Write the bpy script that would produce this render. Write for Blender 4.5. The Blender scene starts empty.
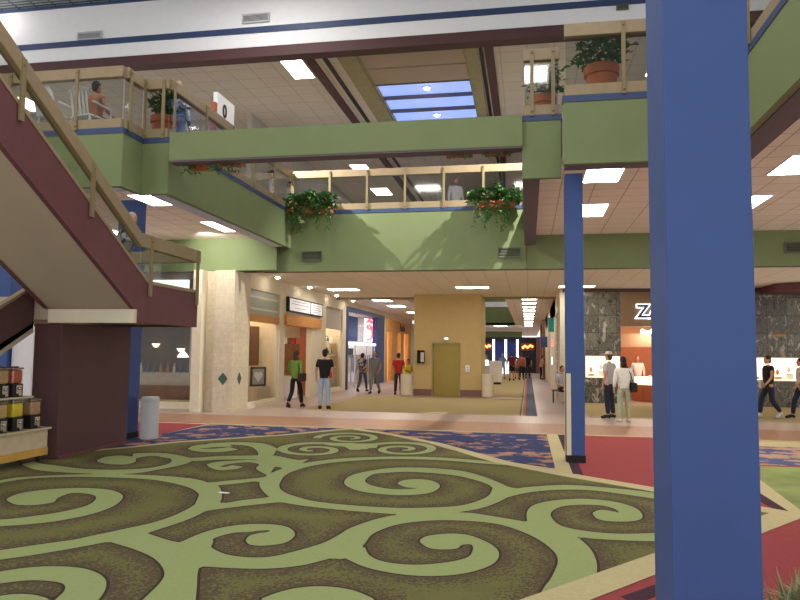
import bpy, bmesh, math, random, json
import numpy as np
from mathutils import Vector, Matrix
random.seed(7)
SC = bpy.context.scene
COL = SC.collection
PI = math.pi

def rgb(h):
    h = h.lstrip('#')
    o = []
    for i in (0, 2, 4):
        v = int(h[i:i+2], 16)/255
        o.append(v/12.92 if v <= .04045 else ((v+.055)/1.055)**2.4)
    return (*o, 1)

# ------------------------------------------------------------ materials
MATS = {}
def new_mat(name):
    m = bpy.data.materials.new(name); m.use_nodes = True
    nt = m.node_tree
    b = nt.nodes['Principled BSDF']
    MATS[name] = m
    return m, nt, b
def N(nt, t, **kw):
    n = nt.nodes.new(t)
    for k, v in kw.items():
        if k in n.inputs.keys(): n.inputs[k].default_value = v
        else: setattr(n, k, v)
    return n
def coords(nt):
    return N(nt, 'ShaderNodeTexCoord').outputs['Object']
def mix(nt, fac, a, b):
    m = nt.nodes.new('ShaderNodeMix'); m.data_type = 'RGBA'
    for sock, v in ((m.inputs[0], fac), (m.inputs[6], a), (m.inputs[7], b)):
        if hasattr(v, 'default_value') or hasattr(v, 'is_linked'): nt.links.new(v, sock)
        else: sock.default_value = v
    return m.outputs[2]
def ramp(nt, src, stops, interp='LINEAR'):
    r = nt.nodes.new('ShaderNodeValToRGB'); r.color_ramp.interpolation = interp
    e = r.color_ramp.elements
    while len(e) < len(stops): e.new(.5)
    for el, (p, c) in zip(e, stops):
        el.position = p; el.color = c if len(c) == 4 else (*c, 1)
    nt.links.new(src, r.inputs[0])
    return r.outputs[0]
def noise(nt, scale, detail=3, vec=None, rough=.55):
    n = N(nt, 'ShaderNodeTexNoise', Scale=scale, Detail=detail, Roughness=rough)
    nt.links.new(vec if vec is not None else coords(nt), n.inputs['Vector'])
    return n.outputs['Fac']
def mat(name, c, rough=.6, metal=0, var=.08, vscale=6, emit=None, estr=0, spec=.4):
    m, nt, b = new_mat(name)
    col = rgb(c)
    dark = tuple(x*(1-var) for x in col[:3]) + (1,)
    lite = tuple(min(1, x*(1+var)) for x in col[:3]) + (1,)
    nt.links.new(ramp(nt, noise(nt, vscale), [(.3, dark), (.7, lite)]), b.inputs['Base Color'])
    b.inputs['Roughness'].default_value = rough
    b.inputs['Metallic'].default_value = metal
    b.inputs['Specular IOR Level'].default_value = spec
    if emit:
        b.inputs['Emission Color'].default_value = rgb(emit)
        b.inputs['Emission Strength'].default_value = estr
    return m
def glow(name, c, s):
    return mat(name, '#e8e8e8', .5, var=.02, emit=c, estr=s)
def tile_mat(name, c1, c2, mortar, w, h, msize=.012, rough=.6, offset=0.0, rot=None, nz=None, spec=.35):
    m, nt, b = new_mat(name)
    br = N(nt, 'ShaderNodeTexBrick', offset=offset, squash=1.0)
    br.inputs['Scale'].default_value = 1
    br.inputs['Brick Width'].default_value = w
    br.inputs['Row Height'].default_value = h
    br.inputs['Mortar Size'].default_value = msize
    br.inputs['Mortar Smooth'].default_value = .1
    br.inputs['Color1'].default_value = rgb(c1); br.inputs['Color2'].default_value = rgb(c2)
    br.inputs['Mortar'].default_value = rgb(mortar)
    v = coords(nt)
    if rot:
        mp = N(nt, 'ShaderNodeMapping'); mp.inputs['Rotation'].default_value = rot
        nt.links.new(v, mp.inputs['Vector']); v = mp.outputs[0]
    nt.links.new(v, br.inputs['Vector'])
    out = br.outputs['Color']
    if nz:
        out = mix(nt, ramp(nt, noise(nt, nz[0], 5), [(.35, (0, 0, 0)), (.65, (nz[2],)*3)]), out, rgb(nz[1]))
    nt.links.new(out, b.inputs['Base Color'])
    b.inputs['Roughness'].default_value = rough
    b.inputs['Specular IOR Level'].default_value = spec
    return m

mat('green', '#78875e', .75, var=.04, vscale=2)
mat('navy', '#384a72', .5, var=.04)
mat('column_blue', '#3b5794', .55, var=.05, vscale=3)
mat('black_rubber', '#17171c', .6)
mat('oak', '#96856a', .45, var=.07, vscale=9)
mat('post_brass', '#877a5a', .4, var=.08)
mat('soffit_blue', '#c0cade', .7, var=.04)
mat('soffit_purple', '#6a5f6a', .7, var=.04)
mat('maroon', '#6a4146', .6, var=.06, vscale=4)
mat('maroon_dark', '#573a3d', .6, var=.05)
mat('plaster', '#b8a897', .8, var=.04, vscale=1.5)
mat('cream_paint', '#dcd3bc', .7, var=.04)
mat('white_paint', '#f4f6fb', .7, var=.02)
mat('grey_wall', '#b7b2ac', .8, var=.05)
mat('pink_wall', '#c3a79a', .8, var=.04)
mat('olive_trim', '#a09874', .6)
mat('vent_grey', '#5d6350', .5)
mat('dark_grey', '#3b3c3f', .5)
mat('black', '#101012', .5)
mat('chrome', '#c9c9cc', .2, metal=1, var=.02)
mat('white_plastic', '#eef0f4', .35, var=.02)
mat('bin_grey', '#c4c6cc', .35, var=.03)
mat('elevator_wall', '#cdb57e', .75, var=.03)
mat('elevator_door', '#a3904a', .3, metal=.5, var=.04)
mat('terracotta', '#b5663f', .7, var=.1)
mat('soil', '#3b2c20', .9)
mat('leaf', '#3f6b35', .5, var=.35, vscale=15)
mat('leaf_pale', '#9aa878', .5, var=.3, vscale=15)
mat('flower', '#b0402e', .5, var=.2)
mat('wood_orange', '#c68a3c', .45, var=.15, vscale=10)
mat('wood_brown', '#7b4f2c', .45, var=.2, vscale=8)
mat('wood_red', '#a8603e', .4, var=.1)
mat('wood_light', '#c9b99e', .5, var=.08, vscale=8)
mat('wood_yellow', '#cda24e', .5, var=.08, vscale=8)
mat('carpet_red', '#96484a', .95, var=.1, vscale=30, spec=.1)
mat('carpet_cream', '#bdb28a', .95, var=.08, vscale=40, spec=.1)
mat('carpet_purple', '#4b3440', .95, var=.15, vscale=40, spec=.1)
mat('carpet_tan', '#b4a57c', .95, var=.1, vscale=30, spec=.1)
mat('carpet_blue', '#6a6e80', .95, var=.1, vscale=30, spec=.1)
mat('carpet_orange', '#b8785c', .95, var=.1, vscale=30, spec=.1)
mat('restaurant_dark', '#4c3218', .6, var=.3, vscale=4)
mat('store_white', '#e9e2d6', .6, var=.03)
mat('store_blue', '#2f56a8', .5, var=.1)
mat('store_navy', '#33487c', .5, var=.1)
mat('store_orange', '#cf9a4e', .6, var=.1)
mat('beige_wall', '#d8c6a6', .7)
mat('peach_wall', '#e4b48c', .7, var=.05)
mat('diamond_green', '#3f5a4c', .35, var=.2)
mat('skin', '#c08c70', .55, var=.04)
mat('skin_dark', '#6e4a38', .55, var=.04)
mat('lips', '#9a5348', .5)
mat('eye_dark', '#20140f', .3)
mat('hair_black', '#171211', .6)
mat('hair_brown', '#43301f', .6)
mat('hair_grey', '#9a9690', .6)
mat('candy_red', '#c8604c', .4, var=.6, vscale=60)
mat('candy_yellow', '#e8d40e', .4, var=.1, vscale=60)
mat('candy_mix', '#d0a878', .4, var=.7, vscale=70)
mat('candy_brown', '#b89474', .4, var=.5, vscale=70)
glow('panel_light', '#fff6ea', 20)
glow('panel_up', '#fff6ea', 14)
glow('sign_white', '#f4faff', .35)
glow('panel_light_far', '#fff4e6', 16)
glow('bulb_light', '#fff8f0', 30)
glow('shop_light', '#fff0da', 16)
glow('panel_dim', '#ffe2b8', 3)
glow('shop_cool', '#eef4ff', 24)
glow('backlit_white', '#f4faff', 2.2)
glow('warm_case', '#ffe2bc', 1.6)
glow('wash_light', '#fff2e0', 60)
glow('neon_red', '#ff2a3a', 2.2)
glow('neon_orange', '#ff8a28', 4)
glow('neon_white', '#cfe4ff', 4)
mat('neon_blue', '#18224c', .4, emit='#2c4cff', estr=.08)
glow('sky_pane', '#5f8fe8', 1.05)
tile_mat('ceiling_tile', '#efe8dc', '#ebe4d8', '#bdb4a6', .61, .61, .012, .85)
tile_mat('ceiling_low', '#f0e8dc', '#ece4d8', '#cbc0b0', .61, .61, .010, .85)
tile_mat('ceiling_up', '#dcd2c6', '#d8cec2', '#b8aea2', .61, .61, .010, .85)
tile_mat('metal_grille', '#8e9c9c', '#869494', '#2e3438', .5, .12, .03, .4)
tile_mat('floor_pink', '#a89084', '#a08a7e', '#927c70', .3, .3, .008, .4, spec=.5)
tile_mat('floor_terra', '#a0765e', '#987058', '#8c6852', .3, .3, .008, .4, spec=.5)
tile_mat('floor_path', '#b09c94', '#a8958c', '#9a887e', .2, .2, .006, .35, spec=.5)
tile_mat('elevator_base', '#8d6a5c', '#866457', '#70534a', .3, .1, .006, .4, rot=(PI/2, 0, 0))
tile_mat('travertine', '#d6cbb2', '#cdc2aa', '#bdb29c', .4, .4, .005, .5, rot=(PI/2, 0, 0), nz=(9, '#b5aa92', .5))
tile_mat('grid_glass', '#9aa79a', '#a4b0a2', '#d8d4c4', .35, .8, .03, .3, rot=(PI/2, 0, PI/2))

def marble():
    m, nt, b = new_mat('green_marble')
    v = coords(nt)
    mq = N(nt, 'ShaderNodeMapping'); mq.inputs['Scale'].default_value = (1.6, 1, .8); mq.inputs['Rotation'].default_value = (0, .6, 0)
    nt.links.new(v, mq.inputs['Vector'])
    n1 = noise(nt, 2.4, 8, mq.outputs[0], .68)
    n1.node.inputs['Distortion'].default_value = 1.2
    base = ramp(nt, n1, [(.36, rgb('#3c3b33')), (.46, rgb('#8a8672')), (.53, rgb('#4a483f')), (.62, rgb('#c8c0aa'))])
    mp = N(nt, 'ShaderNodeMapping'); mp.inputs['Rotation'].default_value = (PI/2, 0, 0)
    nt.links.new(v, mp.inputs['Vector'])
    br = N(nt, 'ShaderNodeTexBrick', offset=0.0)
    br.inputs['Scale'].default_value = 1
    for k, x in (('Brick Width', .6), ('Row Height', .6), ('Mortar Size', .008)): br.inputs[k].default_value = x
    br.inputs['Color1'].default_value = (1, 1, 1, 1); br.inputs['Color2'].default_value = (.5, .5, .5, 1)
    br.inputs['Mortar'].default_value = (.2, .2, .2, 1)
    nt.links.new(mp.outputs[0], br.inputs['Vector'])
    mm = nt.nodes.new('ShaderNodeMix'); mm.data_type = 'RGBA'; mm.blend_type = 'MULTIPLY'; mm.inputs[0].default_value = 1
    nt.links.new(base, mm.inputs[6]); nt.links.new(br.outputs['Color'], mm.inputs[7])
    nt.links.new(mm.outputs[2], b.inputs['Base Color'])
    b.inputs['Roughness'].default_value = .25
marble()

def floral(name, bg, fg, fg2, th=.625):
    m, nt, b = new_mat(name)
    v = coords(nt)
    w = N(nt, 'ShaderNodeTexNoise', Scale=3.0, Detail=2); nt.links.new(v, w.inputs['Vector'])
    add = nt.nodes.new('ShaderNodeVectorMath'); add.operation = 'MULTIPLY_ADD'
    nt.links.new(w.outputs['Color'], add.inputs[0]); add.inputs[1].default_value = (.35, .35, 0)
    nt.links.new(v, add.inputs[2])
    vo = N(nt, 'ShaderNodeTexVoronoi', Scale=2.4); nt.links.new(add.outputs[0], vo.inputs['Vector'])
    n2 = noise(nt, 3.0, 4, add.outputs[0], .6)
    s = nt.nodes.new('ShaderNodeMath'); s.operation = 'MULTIPLY_ADD'
    nt.links.new(vo.outputs['Distance'], s.inputs[0]); s.inputs[1].default_value = .35; nt.links.new(n2, s.inputs[2])
    c = ramp(nt, s.outputs[0], [(0, rgb(fg)), (.58, rgb(fg2)), (th, rgb(bg))], 'CONSTANT')
    nt.links.new(c, b.inputs['Base Color']); b.inputs['Roughness'].default_value = .95
    b.inputs['Specular IOR Level'].default_value = .1
floral('carpet_floral', '#3c4468', '#a68068', '#80646a')
floral('carpet_floral_pink', '#545c84', '#b49480', '#a88c78', .70)

def swirl_mat():
    m, nt, b = new_mat('carpet_swirl')
    at = N(nt, 'ShaderNodeAttribute', attribute_name='swirl')
    d = at.outputs['Fac']
    v = coords(nt)
    sp = noise(nt, 38, 2, v, .7)
    # speckle threshold falls away from the edge of each ribbon
    mr = N(nt, 'ShaderNodeMapRange'); nt.links.new(d, mr.inputs['Value'])
    mr.inputs['From Min'].default_value = .0; mr.inputs['From Max'].default_value = .36
    mr.inputs['To Min'].default_value = .62; mr.inputs['To Max'].default_value = .34
    cmpn = nt.nodes.new('ShaderNodeMath'); cmpn.operation = 'LESS_THAN'
    nt.links.new(sp, cmpn.inputs[0]); nt.links.new(mr.outputs[0], cmpn.inputs[1])
    big = noise(nt, 2.5, 2, v)
    olive = mix(nt, big, rgb('#64633e'), rgb('#757348'))
    field = mix(nt, cmpn.outputs[0], olive, rgb('#584c3e'))
    lt = nt.nodes.new('ShaderNodeMath'); lt.operation = 'LESS_THAN'
    nt.links.new(d, lt.inputs[0]); lt.inputs[1].default_value = .022
    f2 = mix(nt, lt.outputs[0], field, rgb('#40372f'))
    li = nt.nodes.new('ShaderNodeMath'); li.operation = 'LESS_THAN'
    nt.links.new(d, li.inputs[0]); li.inputs[1].default_value = 0
    green = mix(nt, noise(nt, 30, 3, v), rgb('#8d9a66'), rgb('#9ca976'))
    nt.links.new(mix(nt, li.outputs[0], f2, green), b.inputs['Base Color'])
    b.inputs['Roughness'].default_value = .95
    b.inputs['Specular IOR Level'].default_value = .1
swirl_mat()

def glass_mat(name, tint, refl=.12, alpha=.93):
    m, nt, b = new_mat(name)
    nt.nodes.remove(b)
    tr = N(nt, 'ShaderNodeBsdfTransparent'); tr.inputs[0].default_value = rgb(tint)
    gl = N(nt, 'ShaderNodeBsdfGlossy'); gl.inputs['Roughness'].default_value = .05
    mx = N(nt, 'ShaderNodeMixShader')
    mx.inputs[0].default_value = refl; nt.links.new(tr.outputs[0], mx.inputs[1]); nt.links.new(gl.outputs[0], mx.inputs[2])
    nt.links.new(mx.outputs[0], nt.nodes['Material Output'].inputs[0])
glass_mat('rail_glass', '#eceeec', .05)
glass_mat('shop_glass', '#f6f7f7', .03)
glass_mat('jar_glass', '#f4f4f0', .12)

def cloth(c):
    n = 'cloth_' + c.lstrip('#')
    return MATS.get(n) or mat(n, c, .85, var=.12, vscale=20)

# ------------------------------------------------------------ mesh kit
class MB:
    def __init__(s): s.v = []; s.f = []; s.m = []; s.mi = 0
    def add(s, vs, fs):
        o = len(s.v); s.v += [tuple(p) for p in vs]
        for f in fs: s.f.append(tuple(i+o for i in f)); s.m.append(s.mi)
        return s
    def box(s, x0, y0, z0, x1, y1, z1):
        x0, x1 = sorted((x0, x1)); y0, y1 = sorted((y0, y1)); z0, z1 = sorted((z0, z1))
        v = [(x0,y0,z0),(x1,y0,z0),(x1,y1,z0),(x0,y1,z0),(x0,y0,z1),(x1,y0,z1),(x1,y1,z1),(x0,y1,z1)]
        return s.add(v, [(0,3,2,1),(4,5,6,7),(0,1,5,4),(1,2,6,5),(2,3,7,6),(3,0,4,7)])
    def prism(s, poly, z0, z1):
        n = len(poly)
        a = sum(poly[i][0]*poly[(i+1)%n][1]-poly[(i+1)%n][0]*poly[i][1] for i in range(n))
        if a < 0: poly = poly[::-1]
        v = [(x, y, z0) for x, y in poly]+[(x, y, z1) for x, y in poly]
        f = [tuple(range(n))[::-1], tuple(range(n, 2*n))]+[(i, (i+1)%n, n+(i+1)%n, n+i) for i in range(n)]
        return s.add(v, f)
    def prism_yz(s, poly, x0, x1):           # polygon in (y, z), extruded along x
        n = len(poly)
        a = sum(poly[i][0]*poly[(i+1)%n][1]-poly[(i+1)%n][0]*poly[i][1] for i in range(n))
        if a < 0: poly = poly[::-1]
        v = [(x0, y, z) for y, z in poly]+[(x1, y, z) for y, z in poly]
        f = [tuple(range(n))[::-1], tuple(range(n, 2*n))]+[(i, (i+1)%n, n+(i+1)%n, n+i) for i in range(n)]
        return s.add(v, f)
    def tube(s, pts, rad, seg=8, cap=True):
        pts = [Vector(p) for p in pts]
        if not hasattr(rad, '__len__'): rad = [rad]*len(pts)
        rings = []
        for i, p in enumerate(pts):
            t = (pts[min(i+1, len(pts)-1)]-pts[max(i-1, 0)]).normalized()
            u = t.cross(Vector((0, 0, 1)) if abs(t.z) < .9 else Vector((1, 0, 0))).normalized()
            w = t.cross(u)
            rings.append([p+(u*math.cos(2*PI*k/seg)+w*math.sin(2*PI*k/seg))*rad[i] for k in range(seg)])
        v = [q for r in rings for q in r]; f = []
        for i in range(len(pts)-1):
            for k in range(seg):
                a = i*seg+k; b2 = i*seg+(k+1)%seg
                f.append((a, b2, b2+seg, a+seg))
        if cap:
            f.append(tuple(range(seg))[::-1]); f.append(tuple(range(len(v)-seg, len(v))))
        return s.add(v, f)
    def lathe(s, prof, c=(0, 0, 0), seg=20):
        v = []; f = []
        for r, z in prof:
            v += [(c[0]+r*math.cos(2*PI*k/seg), c[1]+r*math.sin(2*PI*k/seg), c[2]+z) for k in range(seg)]
        for i in range(len(prof)-1):
            for k in range(seg):
                a = i*seg+k; b2 = i*seg+(k+1)%seg
                f.append((a, b2, b2+seg, a+seg))
        f.append(tuple(range(seg))[::-1]); f.append(tuple(range(len(v)-seg, len(v))))
        return s.add(v, f)
    def ball(s, c, r, seg=12, rings=8):
        if not hasattr(r, '__len__'): r = (r, r, r)
        v = [(c[0], c[1], c[2]-r[2])]
        for i in range(1, rings):
            a = PI*i/rings
            v += [(c[0]+r[0]*math.sin(a)*math.cos(2*PI*k/seg), c[1]+r[1]*math.sin(a)*math.sin(2*PI*k/seg), c[2]-r[2]*math.cos(a)) for k in range(seg)]
        v.append((c[0], c[1], c[2]+r[2])); f = []
        for k in range(seg):
            f.append((0, 1+(k+1)%seg, 1+k))
            f.append((len(v)-1, len(v)-1-seg+k, len(v)-1-seg+(k+1)%seg))
        for i in range(rings-2):
            for k in range(seg):
                a = 1+i*seg+k; b2 = 1+i*seg+(k+1)%seg
                f.append((a, b2, b2+seg, a+seg))
        return s.add(v, f)
    def mesh(s, me, M=None):
        v = [(M @ x.co if M else x.co) for x in me.vertices]
        return s.add(v, [tuple(p.vertices) for p in me.polygons])
    def build(s, name, mats, parent=None, smooth=False, bevel=0, loc=None):
        me = bpy.data.meshes.new(name)
        me.from_pydata(s.v, [], s.f)
        if isinstance(mats, str): mats = [mats]
        for m in mats: me.materials.append(MATS[m])
        if len(mats) > 1: me.polygons.foreach_set('material_index', s.m)
        if smooth: me.polygons.foreach_set('use_smooth', [True]*len(me.polygons))
        me.update()
        o = bpy.data.objects.new(name, me); COL.objects.link(o)
        if bevel:
            b = o.modifiers.new('bevel', 'BEVEL'); b.width = bevel; b.segments = 2; b.limit_method = 'ANGLE'
        if parent: o.parent = parent
        if loc: o.location = loc
        return o
def tag(o, label, cat, group=None, kind=None):
    o['label'] = label; o['category'] = cat
    if group: o['group'] = group
    if kind: o['kind'] = kind
    return o
def thing(name, loc, label, cat, group=None, rz=0):
    o = bpy.data.objects.new(name, None); COL.objects.link(o)
    o.location = loc; o.rotation_euler = (0, 0, rz); o.empty_display_size = .1
    return tag(o, label, cat, group)
def struct(o): o['kind'] = 'structure'; return o
def B(*a): return MB().box(*a)
def copy_tree(r, loc, rz=0, label=None):
    c = r.copy(); COL.objects.link(c); c.location = loc; c.rotation_euler = (0, 0, rz)
    if label: c['label'] = label
    for ch in list(r.children):
        d = ch.copy(); COL.objects.link(d); d.parent = c
        for g in list(ch.children):
            e = g.copy(); COL.objects.link(e); e.parent = d
    return c
def text_mesh(s, size, depth, bold=0):
    cu = bpy.data.curves.new('t', 'FONT'); cu.body = s; cu.size = size; cu.extrude = depth; cu.offset = bold; cu.resolution_u = 3
    o = bpy.data.objects.new('t', cu); COL.objects.link(o)
    dg = bpy.context.evaluated_depsgraph_get()
    me = bpy.data.meshes.new_from_object(o.evaluated_get(dg))
    bpy.data.objects.remove(o); bpy.data.curves.remove(cu)
    return me

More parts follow.
